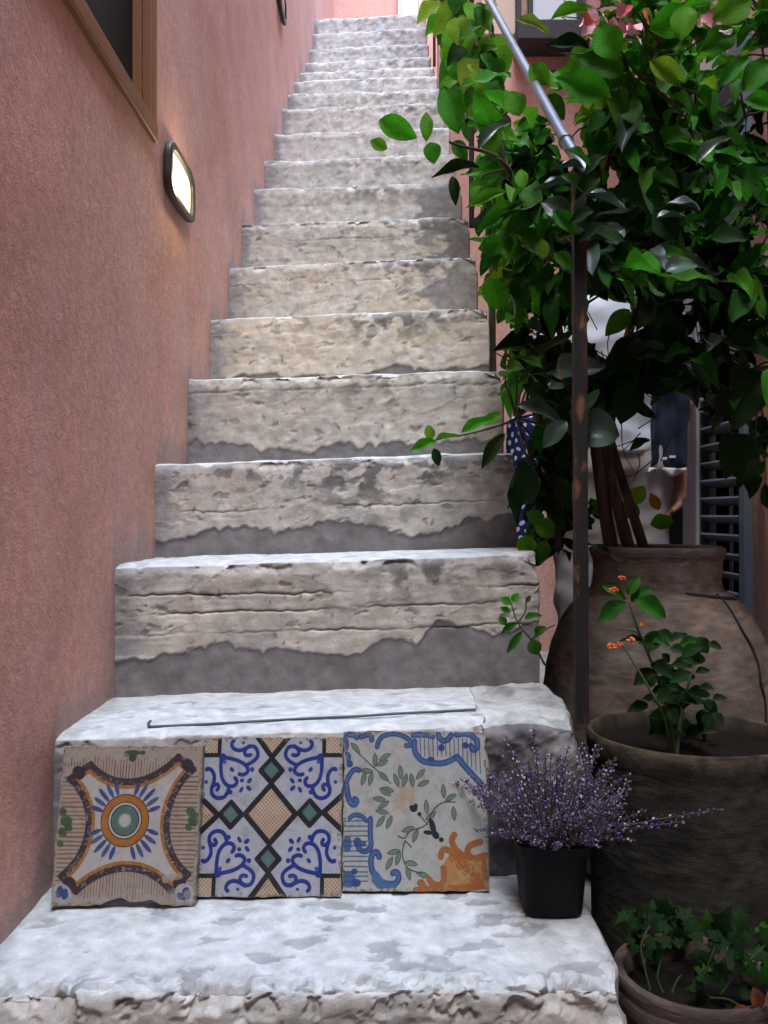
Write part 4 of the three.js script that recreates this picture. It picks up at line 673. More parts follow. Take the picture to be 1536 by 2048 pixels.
// ---------------------------------------------------------------- the bush in the jar
{
  const base = V(JAR.x, jarTop - 0.045, JAR.z), t = thing('leafy_bush', 'tall glossy green bush growing out of the big jar', 'bush', base);
  const barkCol = (x, y, z) => { const f = fbm(x * 40, y * 10, z * 40, 4); return mix3([0.105, 0.062, 0.042], [0.04, 0.026, 0.02], sstep(-0.3, 0.4, f)); };
  const nodes = [];
  const stem = (name, pts, r0, r1) => { const P = pts.map((p) => at(...p)); worldPart(name, paint(strip(tube(P, r0, r1, 28, 8)), barkCol), M.bark, t); const c = new THREE.CatmullRomCurve3(P); for (let i = 5; i <= 12; i++) nodes.push(c.getPointAt(i / 12)); };
  stem('trunk', [[1225, 1112, 1.78], [1213, 1040, 1.77], [1197, 930, 1.76], [1180, 780, 1.74], [1160, 600, 1.72], [1195, 420, 1.72], [1230, 250, 1.7]], 0.015, 0.006);
  stem('trunk', [[1262, 1112, 1.76], [1235, 1010, 1.75], [1215, 920, 1.77], [1235, 760, 1.8], [1290, 560, 1.8], [1350, 400, 1.78], [1390, 220, 1.75]], 0.013, 0.005);
  stem('trunk', [[1292, 1110, 1.78], [1262, 1015, 1.78], [1232, 920, 1.82], [1200, 800, 1.86], [1150, 640, 1.85], [1110, 460, 1.8], [1085, 300, 1.75]], 0.011, 0.004);
  stem('branch', [[1180, 780, 1.74], [1130, 700, 1.66], [1100, 560, 1.6], [1060, 430, 1.55], [1010, 330, 1.45], [900, 285, 1.25]], 0.008, 0.002);
  stem('branch', [[1112, 1100, 1.72], [1098, 960, 1.74], [1068, 790, 1.75], [1058, 720, 1.74], [1040, 600, 1.72], [1030, 430, 1.7], [1000, 250, 1.7]], 0.013, 0.003);
  stem('branch', [[1290, 560, 1.8], [1390, 560, 1.75], [1470, 620, 1.7], [1500, 740, 1.68]], 0.006, 0.002);
  stem('branch', [[1350, 400, 1.78], [1430, 300, 1.75], [1500, 220, 1.72], [1600, 120, 1.7]], 0.006, 0.002);
  stem('branch', [[1060, 770, 1.75], [1040, 830, 1.62], [960, 862, 1.5], [870, 880, 1.42]], 0.0035, 0.0012);
  stem('branch', [[1195, 420, 1.72], [1240, 230, 1.6], [1310, 100, 1.5], [1340, 0, 1.45]], 0.0045, 0.0015);
  const L = [], feat = [
    [757, 240, 836, 276, 46, 1.2, LM.fresh, .1], [775, 298, 738, 280, 26, 1.2, LM.bright, .1], [853, 284, 853, 219, 27, 1.26, LM.fresh, .1], [862, 284, 868, 328, 36, 1.26, LM.fresh, .05], [918, 268, 884, 163, 52, 1.28, LM.fresh, .05], [955, 302, 1023, 231, 30, 1.35, LM.glossy, .5],
    [1040, 232, 1020, 178, 46, 1.45, LM.fresh, .1], [906, 282, 936, 320, 30, 1.35, LM.mid, .1], [958, 335, 860, 348, 28, 1.38, LM.dark, .4], [905, 352, 912, 412, 22, 1.4, LM.dark, .3], [1012, 383, 930, 412, 26, 1.42, LM.fresh, .3], [1046, 404, 948, 462, 36, 1.42, LM.fresh, .25],
    [1010, 488, 955, 497, 42, 1.45, LM.fresh, .1], [1044, 380, 1042, 334, 28, 1.4, LM.bright, .1], [1170, 336, 1098, 332, 20, 1.27, LM.glossy, .85], [1152, 368, 1063, 372, 28, 1.27, LM.glossy, .75], [1140, 432, 1080, 400, 46, 1.26, LM.blue, .3], [1168, 392, 1262, 412, 30, 1.27, LM.glossy, .7], [1125, 458, 1188, 474, 28, 1.27, LM.glossy, .7],
    [1392, 332, 1462, 262, 30, 1.4, LM.glossy, .5], [1086, 520, 1084, 474, 28, 1.45, LM.bright, .1], [1236, 118, 1192, 44, 62, 1.4, LM.fresh, .1], [1222, 196, 1108, 150, 58, 1.42, LM.fresh, .15], [1248, 150, 1154, 108, 60, 1.45, LM.mid, .3], [1298, 60, 1395, 26, 66, 1.4, LM.fresh, .1], [1362, 82, 1372, 0, 52, 1.38, LM.bright, .1],
    [1425, 40, 1512, -14, 68, 1.4, LM.bright, .1], [1402, 104, 1482, 56, 54, 1.42, LM.fresh, .15], [1298, 122, 1372, 164, 44, 1.45, LM.bright, .2], [1440, 176, 1502, 104, 34, 1.4, LM.fresh, .3], [1486, 184, 1545, 112, 54, 1.4, LM.fresh, .15], [1488, 200, 1560, 214, 40, 1.45, LM.fresh, .3], [980, 556, 998, 622, 48, 1.5, LM.fresh, .05], [1020, 566, 1076, 556, 36, 1.55, LM.mid, .1],
    [1120, 352, 1178, 384, 30, 1.25, LM.mid, .5], [1200, 350, 1148, 398, 34, 1.25, LM.dark, .3], [1188, 420, 1136, 446, 30, 1.24, LM.dark, .4], [1105, 420, 1160, 470, 34, 1.25, LM.mid, .2], [1215, 450, 1150, 486, 30, 1.26, LM.dark, .5], [1130, 300, 1190, 330, 26, 1.24, LM.mid, .6], [1210, 310, 1165, 352, 26, 1.25, LM.dark, .5], [1108, 505, 1150, 540, 30, 1.26, LM.mid, .3],
    [1330, 545, 1398, 522, 50, 1.4, LM.glossy, .45], [1240, 330, 1300, 290, 50, 1.5, LM.mid, .4], [1350, 250, 1280, 200, 60, 1.55, LM.dark, .4], [1380, 270, 1480, 230, 60, 1.5, LM.dark, .4], [1250, 455, 1180, 500, 54, 1.45, LM.blue, .3], [1300, 420, 1360, 480, 60, 1.45, LM.dark, .3], [1400, 420, 1330, 400, 36, 1.4, LM.blue, .6], [1420, 480, 1500, 470, 50, 1.42, LM.dark, .4], [1310, 440, 1375, 425, 26, 1.38, LM.glossy, .7],
    [872, 882, 818, 900, 22, 1.42, LM.fresh, .3], [862, 880, 856, 848, 22, 1.42, LM.bright, .1], [868, 884, 922, 868, 16, 1.43, LM.fresh, .5], [922, 866, 988, 832, 24, 1.46, LM.fresh, .3], [965, 850, 1004, 824, 22, 1.48, LM.fresh, .2], [868, 896, 878, 934, 20, 1.42, LM.dark, .2], [1010, 868, 960, 938, 28, 1.48, LM.dark, .3],
    [1238, 872, 1128, 852, 84, 1.5, LM.blue, .3], [1134, 842, 1084, 896, 40, 1.46, LM.glossy, .3], [1030, 812, 1130, 838, 34, 1.5, LM.blue, .4], [1062, 930, 1040, 1016, 50, 1.55, LM.dark, .05], [1110, 950, 1150, 1030, 40, 1.6, LM.dark, .1], [1512, 740, 1470, 862, 96, 1.55, LM.dark, .05, 0, 4], [1440, 700, 1402, 742, 44, 1.55, LM.dark, .1], [1352, 742, 1440, 768, 22, 1.55, LM.dark, .5],
    [1480, 872, 1450, 960, 70, 1.6, LM.dark, .05, 0, 4], [1300, 880, 1256, 900, 24, 1.6, LM.dark, .5], [1210, 740, 1290, 700, 60, 1.6, LM.dark, .2], [1300, 640, 1370, 700, 80, 1.6, LM.dark, .1], [1260, 620, 1210, 672, 40, 1.55, LM.mid, .1], [1360, 700, 1330, 790, 60, 1.62, LM.dark, .05], [1270, 760, 1240, 850, 60, 1.6, LM.dark, .1],
    [1070, 1040, 1112, 1075, 40, 1.62, LM.fresh, .15], [1060, 1070, 1045, 1115, 40, 1.6, LM.fresh, .1], [1090, 1080, 1078, 1130, 34, 1.6, LM.mid, .1], [1085, 1045, 1052, 1022, 30, 1.62, LM.mid, .2], [1300, 1050, 1350, 1040, 34, 1.8, LM.fresh, .2], [1280, 1030, 1230, 1010, 36, 1.8, LM.fresh, .2], [1262, 1010, 1290, 970, 34, 1.82, LM.bright, .1], [1318, 1020, 1300, 985, 22, 1.75, LM.orange, .1], [1200, 1030, 1180, 995, 26, 1.8, LM.fresh, .1],
    [1100, 40, 1198, 12, 30, 1.5, LM.fresh, .4], [1178, 96, 1090, 84, 34, 1.55, LM.dark, .4], [1030, 40, 1105, 62, 24, 1.7, LM.yellow, .4], [1090, 190, 1130, 240, 40, 1.6, LM.mid, .2], [1060, 130, 1100, 170, 40, 1.65, LM.fresh, .1],
  ];
  for (const f of feat) L.push(pxLeaf(...f));
  const gaps = [[1186, 612, 1270, 700], [1190, 840, 1290, 990], [1318, 800, 1375, 1000], [1022, 790, 1070, 890]];
  const inGap = (p) => { const [x, y] = project(p); return gaps.some(([a, b, c, d]) => x > a - 10 && x < c + 10 && y > b - 10 && y < d + 10); };
  const beyond = (p) => { const [x, y] = project(p); return y > 150 && x < (y < 470 ? 925 : y < 620 ? 952 : 990) + 14 * N3(y * 0.02, 1, 1); };
  const twigs = [], rest = [];
  const region = (n, x0, x1, y0, y1, d0, d1, pal, k0 = 4, k1 = 8) => {
    for (let i = 0; i < n; i++) {
      const tip = at(rr(x0, x1), rr(y0, y1), rr(d0, d1)); if (inGap(tip)) continue;
      let best = nodes[0]; for (const q of nodes) if (q.distanceTo(tip) < best.distanceTo(tip)) best = q;
      const mid = best.clone().lerp(tip, 0.5).add(V(rr(-0.03, 0.03), 0.03, rr(-0.03, 0.03))), c = new THREE.CatmullRomCurve3([best, mid, tip]);
      if (!inGap(mid) && !airy(mid)) twigs.push(strip(tube([best, mid, tip], 0.0026, 0.001, 8, 5)));
      const n2 = Math.round(rr(k0, k1));
      for (let k = 0; k < n2; k++) {
        const s = 0.35 + 0.65 * (k + 0.5) / n2, q = c.getPointAt(s), ax = c.getTangentAt(s), out = V(rr(-1, 1), rr(-0.6, 0.5), rr(-0.6, 1)).normalize(), dir = ax.clone().multiplyScalar(0.7).add(out).add(V(0, -0.25, 0)).normalize();
        const nrm = V(rr(-0.6, 0.6), rr(0.15, 1), rr(0, 1)).normalize(), len = rr(0.036, 0.105), m = pal[(rnd() * pal.length) | 0], tipp = q.clone().addScaledVector(dir, len);
        if (inGap(q) || inGap(tipp) || airy(q.clone().lerp(tipp, 0.5)) || airy(tipp) || beyond(tipp) || beyond(q)) continue;
        rest.push({ geo: LG[(rnd() * 4) | 0], mat: vary(m), m: leafPose(q, dir, nrm, len, len * rr(0.33, 0.47)), base: q, len });
      }
    }
  };
  const top = [LM.bright, LM.fresh, LM.fresh, LM.fresh, LM.fresh, LM.mid, LM.mid, LM.bright, LM.bright], midp = [LM.fresh, LM.mid, LM.mid, LM.dark, LM.mid, LM.dark, LM.fresh, LM.blue, LM.dark], fringe = [LM.fresh, LM.fresh, LM.bright, LM.mid, LM.mid, LM.dark], low = [LM.mid, LM.dark, LM.dark, LM.dark, LM.blue];  // backlit top to shaded lower leaves, light put into the palettes
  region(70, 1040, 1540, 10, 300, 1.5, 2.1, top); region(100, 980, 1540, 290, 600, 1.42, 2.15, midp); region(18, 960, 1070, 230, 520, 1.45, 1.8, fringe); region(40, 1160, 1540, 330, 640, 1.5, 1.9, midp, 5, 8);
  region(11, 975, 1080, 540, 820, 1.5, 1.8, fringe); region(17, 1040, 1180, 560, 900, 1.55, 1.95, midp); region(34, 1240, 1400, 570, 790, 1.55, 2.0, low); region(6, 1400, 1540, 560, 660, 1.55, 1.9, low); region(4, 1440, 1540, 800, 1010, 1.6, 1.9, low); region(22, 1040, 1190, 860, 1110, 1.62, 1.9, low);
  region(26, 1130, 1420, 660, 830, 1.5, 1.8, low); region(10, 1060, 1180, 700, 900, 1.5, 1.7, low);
  region(30, 1540, 1900, -250, 850, 1.4, 2.0, midp); region(40, 1000, 1700, -420, 0, 1.5, 2.1, top);  // crown out of view to the right and above, shades the pots
  const seen = (l) => { const [x, y] = project(l.base); return x > 0 && x < 1536 && y > 0 && y < 2048; };
  rest.sort((a, b) => (seen(b) - seen(a)) || (b.len / -b.base.z) - (a.len / -a.base.z));
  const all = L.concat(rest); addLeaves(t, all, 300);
  for (let k = 0; k < 26; k++) { const x = rr(1170, 1330), y = rr(600, 980), d = rr(1.6, 2.0), a = rr(0, 6.3), l = rr(40, 110); twigs.push(strip(tube([at(x, y, d), at(x + Math.cos(a) * l * 0.5 + rr(-12, 12), y + Math.sin(a) * l * 0.5 + rr(-12, 12), d), at(x + Math.cos(a) * l, y + Math.sin(a) * l, d)], 0.0014, 0.0008, 8, 5))); }
  const tw = worldPart('twigs', mergeGeometries(twigs), M.twig, t); tw.userData.kind = 'stuff';
  console.log('bush leaves', all.length);
}

// ---------------------------------------------------------------- creeper along the far railing
{
  const b0 = V(0.33, 0, -2.9), t = thing('climbing_plant', 'yellow-green creeper growing along the right edge of the upper stairs', 'creeper', b0), L = [], stems = [];
  const col = (pts, r) => stems.push(strip(tube(pts.map((p) => at(...p)), r, r * 0.4, 20, 6)));
  col([[985, 480, 2.5], [975, 330, 2.6], [960, 180, 2.7], [950, 40, 2.8]], 0.009); col([[1000, 480, 2.6], [1000, 300, 2.65], [975, 120, 2.7], [990, 0, 2.75]], 0.006); col([[935, 240, 3.2], [915, 100, 3.9], [895, 0, 4.6]], 0.008);
  stems.push(strip(tube([V(0.33, 0, -2.6), V(0.34, 0.6, -2.6), V(0.32, 1.2, -2.58), at(985, 480, 2.5)], 0.016, 0.01, 16, 7)));
  for (const q of stems) worldPart('stem', q, M.twig, t);
  const add = (x, y, a, len, d, mat, g = 4, w = 0.75) => { const q = at(x, y, d), l = len * d / F, dir = V(Math.cos(a), -Math.sin(a), rr(-0.2, 0.4)); if (airy(q.clone().addScaledVector(dir, l * 0.5)) && l < 0.13) return; L.push({ geo: LG[g], mat: vary(mat), m: leafPose(q, dir, V(rr(-0.4, 0.4), rr(0.1, 0.6), 1), l, l * w), base: q }); };
  for (const [x, y, a, l, m] of [[960, 120, 1.7, 100, LM.yellow], [990, 75, 1.4, 90, LM.bright], [930, 60, 2.0, 90, LM.bright], [925, 120, 2.2, 80, LM.fresh], [1000, 150, 1.0, 80, LM.bright], [915, 20, 2.4, 70, LM.bright], [960, 10, 1.6, 80, LM.bright], [955, 175, 1.6, 85, LM.yellow]]) add(x, y, a, l, rr(2.5, 2.8), m, 4, 0.85);
  const shuffled = [LM.fresh, LM.mid, LM.mid, LM.bright, LM.dark];
  for (let k = 0; k < 70; k++) { const y = rr(-30, 240), x = 905 + (y / 240) * 45 + rr(-28, 90); add(x, y, rr(0.6, 2.6), rr(35, 70), rr(2.5, 3.4), shuffled[(rnd() * 5) | 0], rnd() < 0.6 ? 4 : 0, 0.7); }
  for (let k = 0; k < 70; k++) { const y = rr(-20, 230), x = 878 + (y / 230) * 40 + rr(-8, 26); add(x, y, rr(0.6, 2.6), rr(16, 30), rr(3.6, 5.0), rnd() < 0.6 ? LM.dark : LM.mid, 0, 0.6); }
  for (let k = 0; k < 100; k++) { const y = rr(90, 480), x = 920 + (y / 480) * 55 + rr(0, 60); add(x, y, rr(0.4, 2.8), rr(28, 52), rr(2.2, 2.9), shuffled[(rnd() * 5) | 0], rnd() < 0.4 ? 4 : 0, 0.6); }
  for (let k = 0; k < 34; k++) { const y = rr(230, 620), x = 1000 + ((y - 230) / 400) * 45 + rr(-32, 60); add(x, y, rr(0.4, 2.8), rr(30, 60), rr(2.0, 2.6), shuffled[(rnd() * 5) | 0], 0, 0.55); }
  addLeaves(t, L, 300);
}

// ---------------------------------------------------------------- red-flowered plant in the planter, shoot by the steps, ivy
function flowerHead(parent, c, r, mat) {
  const gs = []; for (let k = 0; k < 16; k++) { const g = new THREE.IcosahedronGeometry(r * rr(0.3, 0.45), 0), a = rnd() * 6.3, e = rr(-0.2, 1); g.scale(1, 0.7, 1).translate(c.x + Math.cos(a) * r * Math.sqrt(1 - e * e) * 0.8, c.y + e * r * 0.7, c.z + Math.sin(a) * r * Math.sqrt(1 - e * e) * 0.8); gs.push(g); }
  worldPart('flower', merged(gs), mat, parent);
}
{
  const b = at(1352, 1500, 1.3); b.y = plTop - 0.03; const t = thing('flowering_plant', 'young plant with small orange-red flowers in the dark planter', 'plant', b), L = [];
  const st = (pts, r = 0.0032) => worldPart('stem', strip(tube(pts, r, r * 0.5, 18, 6)), M.greenStem, t);
  st([b.clone(), at(1335, 1420, 1.29), at(1305, 1330, 1.28), at(1278, 1265, 1.27), at(1258, 1205, 1.27)]); st([b.clone(), at(1365, 1420, 1.32), at(1385, 1340, 1.33), at(1400, 1300, 1.33)]); st([b.clone().add(V(-0.01, 0, 0.01)), at(1330, 1440, 1.26), at(1300, 1380, 1.25), at(1245, 1290, 1.25)], 0.0025); st([at(1282, 1275, 1.27), at(1270, 1262, 1.26), at(1230, 1258, 1.25)], 0.0018);
  for (const f of [[1252, 1205, 1194, 1242, 36, 1.26, LM.mid, .35], [1268, 1200, 1338, 1235, 44, 1.26, LM.mid, .35], [1262, 1205, 1305, 1172, 32, 1.28, LM.mid, .3], [1250, 1200, 1202, 1168, 22, 1.27, LM.mid, .4], [1285, 1275, 1345, 1290, 30, 1.27, LM.mid, .5], [1290, 1285, 1238, 1278, 18, 1.27, LM.dark, .5], [1256, 1190, 1280, 1150, 24, 1.28, LM.mid, .2], [1300, 1330, 1350, 1350, 36, 1.27, LM.dark, .4], [1310, 1340, 1265, 1370, 32, 1.27, LM.dark, .4]]) L.push(pxLeaf(...f));
  for (let k = 0; k < 70; k++) { const s = rnd(), x = lerp(1345, 1390, s) + rr(-60, 60), y = rr(1270, 1470), d = rr(1.25, 1.4), a = rr(-0.6, 3.7), l = rr(28, 52); L.push(pxLeaf(x, y, x + Math.cos(a) * l, y + Math.sin(a) * l * 0.8, l * 0.55, d, rnd() < 0.85 ? LM.dark : LM.mid, rr(0.2, 0.6), rr(-0.02, 0.02))); }
  addLeaves(t, L, 100);
  const red = std({ color: lin(0.62, 0.09, 0.04), roughness: 0.6 }), org = std({ color: lin(0.75, 0.16, 0.03), roughness: 0.6 });
  for (const [x, y, r, m] of [[1243, 1158, 8, red], [1227, 1181, 9, red], [1286, 1250, 6, org], [1262, 1282, 9, org], [1224, 1294, 10, org], [1240, 1290, 7, red]]) flowerHead(t, at(x, y, 1.255), r * 1.255 / F, m);
}
{
  const b = at(1092, 1330, 1.5), t = thing('young_shoot', 'thin young shoot growing at the right end of a step beside the jar', 'plant', V(b.x, b.y, b.z)), L = [];
  for (const p of [[[1090, 1330, 1.46], [1062, 1280, 1.44], [1035, 1245, 1.43], [1022, 1205, 1.43]], [[1062, 1280, 1.44], [1085, 1262, 1.43], [1110, 1250, 1.44]], [[1035, 1245, 1.43], [1050, 1225, 1.43], [1052, 1200, 1.43]]]) worldPart('stem', strip(tube(p.map((q) => at(...q)), 0.0022, 0.0012, 14, 6)), M.greenStem, t);
  for (const f of [[1022, 1208, 1000, 1196, 18, 1.43, LM.fresh, .2], [1024, 1204, 1038, 1186, 16, 1.43, LM.fresh, .2], [1012, 1250, 998, 1232, 16, 1.43, LM.mid, .2], [1035, 1246, 1000, 1268, 16, 1.43, LM.mid, .3], [1048, 1240, 1085, 1228, 18, 1.42, LM.mid, .5], [1062, 1278, 1076, 1312, 30, 1.42, LM.mid, .1], [1045, 1262, 1012, 1308, 16, 1.43, LM.mid, .1], [1070, 1270, 1092, 1252, 20, 1.43, LM.mid, .3], [1020, 1225, 1000, 1214, 14, 1.43, LM.fresh, .2], [1052, 1205, 1062, 1190, 10, 1.43, LM.mid, .2]]) L.push(pxLeaf(...f));
  addLeaves(t, L, 40);
}
{
  const b = V(IVYP.x, ivTop - 0.03, IVYP.z), t = thing('ivy', 'dark green ivy trailing over the small terracotta pot', 'ivy', b), L = [];
  const iv = (x, y, a, l, d, m, up = 0.35) => { const f = pxLeaf(x, y, x + Math.cos(a) * l, y + Math.sin(a) * l, l, d, m, up, rr(-0.02, 0.02)); f.geo = IVY; L.push(f); };
  for (const [x, y, a, l, m] of [[1278, 1850, -0.3, 30, LM.dark], [1320, 1850, 0.3, 32, LM.dark], [1340, 1830, -1.8, 30, LM.dark], [1320, 1895, 2.4, 46, LM.dark], [1270, 1890, 1.8, 26, LM.dark], [1440, 1860, -1.2, 48, LM.dark], [1465, 1880, 0.8, 46, LM.dark], [1415, 1905, 1.6, 36, LM.dark], [1530, 1880, 1.4, 46, LM.dark], [1455, 1985, 0.4, 40, LM.dark], [1470, 1930, 1.0, 44, LM.dark], [1330, 1965, 2.2, 34, LM.dark], [1350, 2010, 1.2, 34, LM.dark], [1440, 2010, 1.5, 40, LM.dark], [1500, 1960, 0.5, 44, LM.dark], [1520, 2010, 1.2, 40, LM.dark], [1480, 2030, 1.9, 36, LM.dark]]) iv(x, y, a, l, rr(1.03, 1.14), m);
  for (let k = 0; k < 120; k++) { const q = rnd(); q < 0.5 ? iv(rr(1240, 1400), rr(1825, 1900), rr(0, 6.3), rr(20, 38), rr(1.08, 1.2), rnd() < 0.5 ? LM.dark : LM.dark) : iv(rr(1400, 1560), rr(1840, 2040), rr(0, 6.3), rr(22, 42), rr(1.02, 1.18), [LM.dark, LM.mid, LM.dark][(rnd() * 3) | 0]); }
  for (const [x, y, a, l] of [[1505, 1975, 1.2, 50], [1525, 1995, 0.6, 44], [1490, 2010, 2.2, 36]]) { const f = pxLeaf(x, y, x + Math.cos(a) * l, y + Math.sin(a) * l, l * 0.6, 1.0, LM.dry, 0.3); L.push(f); }
  const st = []; for (const p of [[[1300, 1980], [1288, 1930], [1282, 1890], [1300, 1850]], [[1325, 1985], [1315, 1955], [1322, 1920]], [[1400, 1975], [1420, 1920], [1440, 1870]], [[1440, 1990], [1480, 1940], [1530, 1890]], [[1420, 1995], [1460, 2000], [1500, 2030]], [[1345, 1985], [1352, 1965], [1362, 1950]]]) st.push(strip(tube(p.map((q) => at(q[0], q[1], 1.05)), 0.0014, 0.0009, 12, 5)));
  for (const q of st) worldPart('stem', q, M.greenStem, t);
  addLeaves(t, L, 160);
}

// ---------------------------------------------------------------- shutters, balcony on the pink house
function shutterLeaf(name, label, hinge, w, y0, y1, turn, n) {
  const t = thing(name, label, 'shutter', V(hinge.x, y0, hinge.z), 'shutters on the pink house'), h = y1 - y0, fw = 0.035, th = 0.026;
  const b = (x0, x1, a, c) => box(x0, x1, a, c, -th / 2, th / 2, 0.003);
  mesh('stile', b(0, fw, 0, h), M.shutter, t); mesh('stile', b(w - fw, w, 0, h), M.shutter, t);
  for (const y of [0, h * 0.48, h - 0.05]) mesh('rail', b(fw, w - fw, y, y + 0.05), M.shutter, t);
  const slat = new THREE.BoxGeometry(w - 2 * fw, 0.006, 0.036); slat.rotateX(0.6);
  for (let k = 1; k < n; k++) { const y = 0.05 + (h - 0.1) * k / n; if (Math.abs(y - h * 0.48 - 0.025) < 0.04) continue; const m = mesh('slat', slat, M.shutter, t); m.position.set(w / 2, y, 0); }
  mesh('rod', box(w / 2 - 0.006, w / 2 + 0.006, 0.08, h * 0.47, th / 2 + 0.006, th / 2 + 0.016), M.shutter, t);
  t.rotation.y = turn; return t;
}
{
  const t = thing('shuttered_window', 'dark window opening with pinkish jambs behind the bush', 'window', V(RX - 0.02, 0.3, -2.9));
  worldPart('jamb', box(RX - 0.075, RX + 0.02, 0.3, 2.1, -2.86, -2.735, 0.006), M.jamb, t); worldPart('jamb', box(RX - 0.045, RX + 0.02, 0.3, 2.1, -3.62, -3.55, 0.006), M.jamb, t);
  worldPart('lintel', box(RX - 0.06, RX + 0.02, 2.101, 2.2, -3.62, -2.735, 0.006), M.jamb, t); worldPart('dark_sheet', box(RX - 0.012, RX + 0.01, 0.3, 2.1, -3.549, -2.861), M.dark, t);
  worldPart('dark_sheet', box(RX - 0.014, RX + 0.01, 0.33, 2.05, -2.73, -2.53), M.dark, t); worldPart('bracket', merged([box(RX - 0.1, RX - 0.085, 1.06, 1.17, -2.75, -2.73), box(RX - 0.1, RX - 0.085, 1.06, 1.075, -2.729, -2.58)]), M.white, t);  // second dark sheet stands for the shade behind the slats
  shutterLeaf('louvred_shutter', 'blue-grey louvred shutter folded against the wall at the right edge', V(RX - 0.05, 0, -2.40), 0.36, 0.33, 2.05, Math.PI / 2, 30);
  shutterLeaf('louvred_shutter', 'blue-grey louvred shutter half open beside the standing person', V(RX - 0.03, 0, -3.5), 0.42, 0.33, 2.05, Math.PI / 2 + 0.5, 30);
}
{
  const d = 4.55, A = at(1040, 66, d), B = at(1168, 66, d), t = thing('panelled_window', 'pale panelled window above a dark ledge on the wall over the bush', 'window', V((A.x + B.x) / 2, A.y, -4.6));
  worldPart('ledge', box(A.x - 0.03, B.x, A.y - 0.10, A.y, -4.598, -4.42, 0.006), std({ color: lin(0.05, 0.045, 0.045), roughness: 0.9 }), t);
  worldPart('bar', box(A.x + 0.10, B.x, A.y - 0.23, A.y - 0.205, -4.598, -4.52, 0.004), M.iron, t);
  for (const x of [A.x - 0.02, A.x + 0.04, A.x + 0.30]) worldPart('mullion', box(x, x + 0.025, A.y + 0.002, A.y + 0.9, -4.56, -4.53, 0.004), M.iron, t);
  worldPart('panel', box(A.x + 0.066, A.x + 0.298, A.y + 0.002, A.y + 0.9, -4.595, -4.565, 0.004), M.white, t); worldPart('panel', box(A.x - 0.2, A.x - 0.022, A.y + 0.002, A.y + 0.9, -4.595, -4.565, 0.004), std({ color: lin(0.62, 0.46, 0.33), roughness: 0.8 }), t);
  const f = at(1210, 55, 1.44), fl = thing('pink_flowers', 'cluster of pink flowers hanging above the bush', 'flowers', f), pinks = [std({ color: lin(0.75, 0.28, 0.32), roughness: 0.7 }), std({ color: lin(0.82, 0.5, 0.55), roughness: 0.7 }), std({ color: lin(0.7, 0.1, 0.12), roughness: 0.7 })], petal = blade(heart, 0.3, -0.4, 1, 4, 2);
  for (let k = 0; k < 46; k++) { const g = k < 30 ? [rr(1175, 1285), rr(22, 80)] : [rr(1400, 1450), rr(30, 90)], q = at(g[0], g[1], rr(1.40, 1.48)).sub(f), m = mesh('petal', petal, pinks[(rnd() * 2.4) | 0], fl); m.position.copy(q); m.rotation.set(rr(-1, 1), rr(-1, 1), rr(0, 6.3)); m.scale.setScalar(rr(0.014, 0.026)); }
  worldPart('stem', strip(tube([at(1200, 60, 1.45), at(1270, 75, 1.46), at(1350, 110, 1.5), at(1425, 60, 1.46)], 0.0016, 0.0016, 16, 5)), M.twig, fl);
}

// ---------------------------------------------------------------- person behind the bush
function surface(fn, lo, hi, cell) { // naive surface nets
  const n = [0, 1, 2].map((k) => Math.ceil((hi[k] - lo[k]) / cell) + 1), [nx, ny, nz] = n, f = new Float32Array(nx * ny * nz), id = (i, j, k) => (k * ny + j) * nx + i;
  for (let k = 0; k < nz; k++) for (let j = 0; j < ny; j++) for (let i = 0; i < nx; i++) f[id(i, j, k)] = fn(lo[0] + i * cell, lo[1] + j * cell, lo[2] + k * cell);
  const vert = new Int32Array(f.length).fill(-1), pos = [], idx = [];
  for (let k = 0; k + 1 < nz; k++) for (let j = 0; j + 1 < ny; j++) for (let i = 0; i + 1 < nx; i++) {
    let c = 0, x = 0, y = 0, z = 0; const v = (a, b, d) => f[id(i + a, j + b, k + d)];
    const edge = (a, b) => { const p = v(...a), q = v(...b); if ((p < 0) !== (q < 0)) { const t = p / (p - q); c++; x += a[0] + t * (b[0] - a[0]); y += a[1] + t * (b[1] - a[1]); z += a[2] + t * (b[2] - a[2]); } };
    for (const [p, q] of [[0, 0], [0, 1], [1, 0], [1, 1]]) { edge([0, p, q], [1, p, q]); edge([p, 0, q], [p, 1, q]); edge([p, q, 0], [p, q, 1]); }
    if (c) { vert[id(i, j, k)] = pos.length / 3; pos.push(lo[0] + (i + x / c) * cell, lo[1] + (j + y / c) * cell, lo[2] + (k + z / c) * cell); }
  }
  const quad = (a, b, c, d, flip) => { if (a < 0 || b < 0 || c < 0 || d < 0) return; flip ? idx.push(a, c, b, a, d, c) : idx.push(a, b, c, a, c, d); };
  for (let k = 1; k + 1 < nz; k++) for (let j = 1; j + 1 < ny; j++) for (let i = 1; i + 1 < nx; i++) {
    const s = f[id(i, j, k)] < 0;
    if (s !== (f[id(i + 1, j, k)] < 0)) quad(vert[id(i, j - 1, k - 1)], vert[id(i, j, k - 1)], vert[id(i, j, k)], vert[id(i, j - 1, k)], !s);
    if (s !== (f[id(i, j + 1, k)] < 0)) quad(vert[id(i - 1, j, k - 1)], vert[id(i - 1, j, k)], vert[id(i, j, k)], vert[id(i, j, k - 1)], !s);
    if (s !== (f[id(i, j, k + 1)] < 0)) quad(vert[id(i - 1, j - 1, k)], vert[id(i, j - 1, k)], vert[id(i, j, k)], vert[id(i - 1, j, k)], !s);
  }
  const g = new THREE.BufferGeometry(); g.setAttribute('position', new THREE.Float32BufferAttribute(pos, 3)); g.setIndex(idx); g.computeVertexNormals(); return g;
}
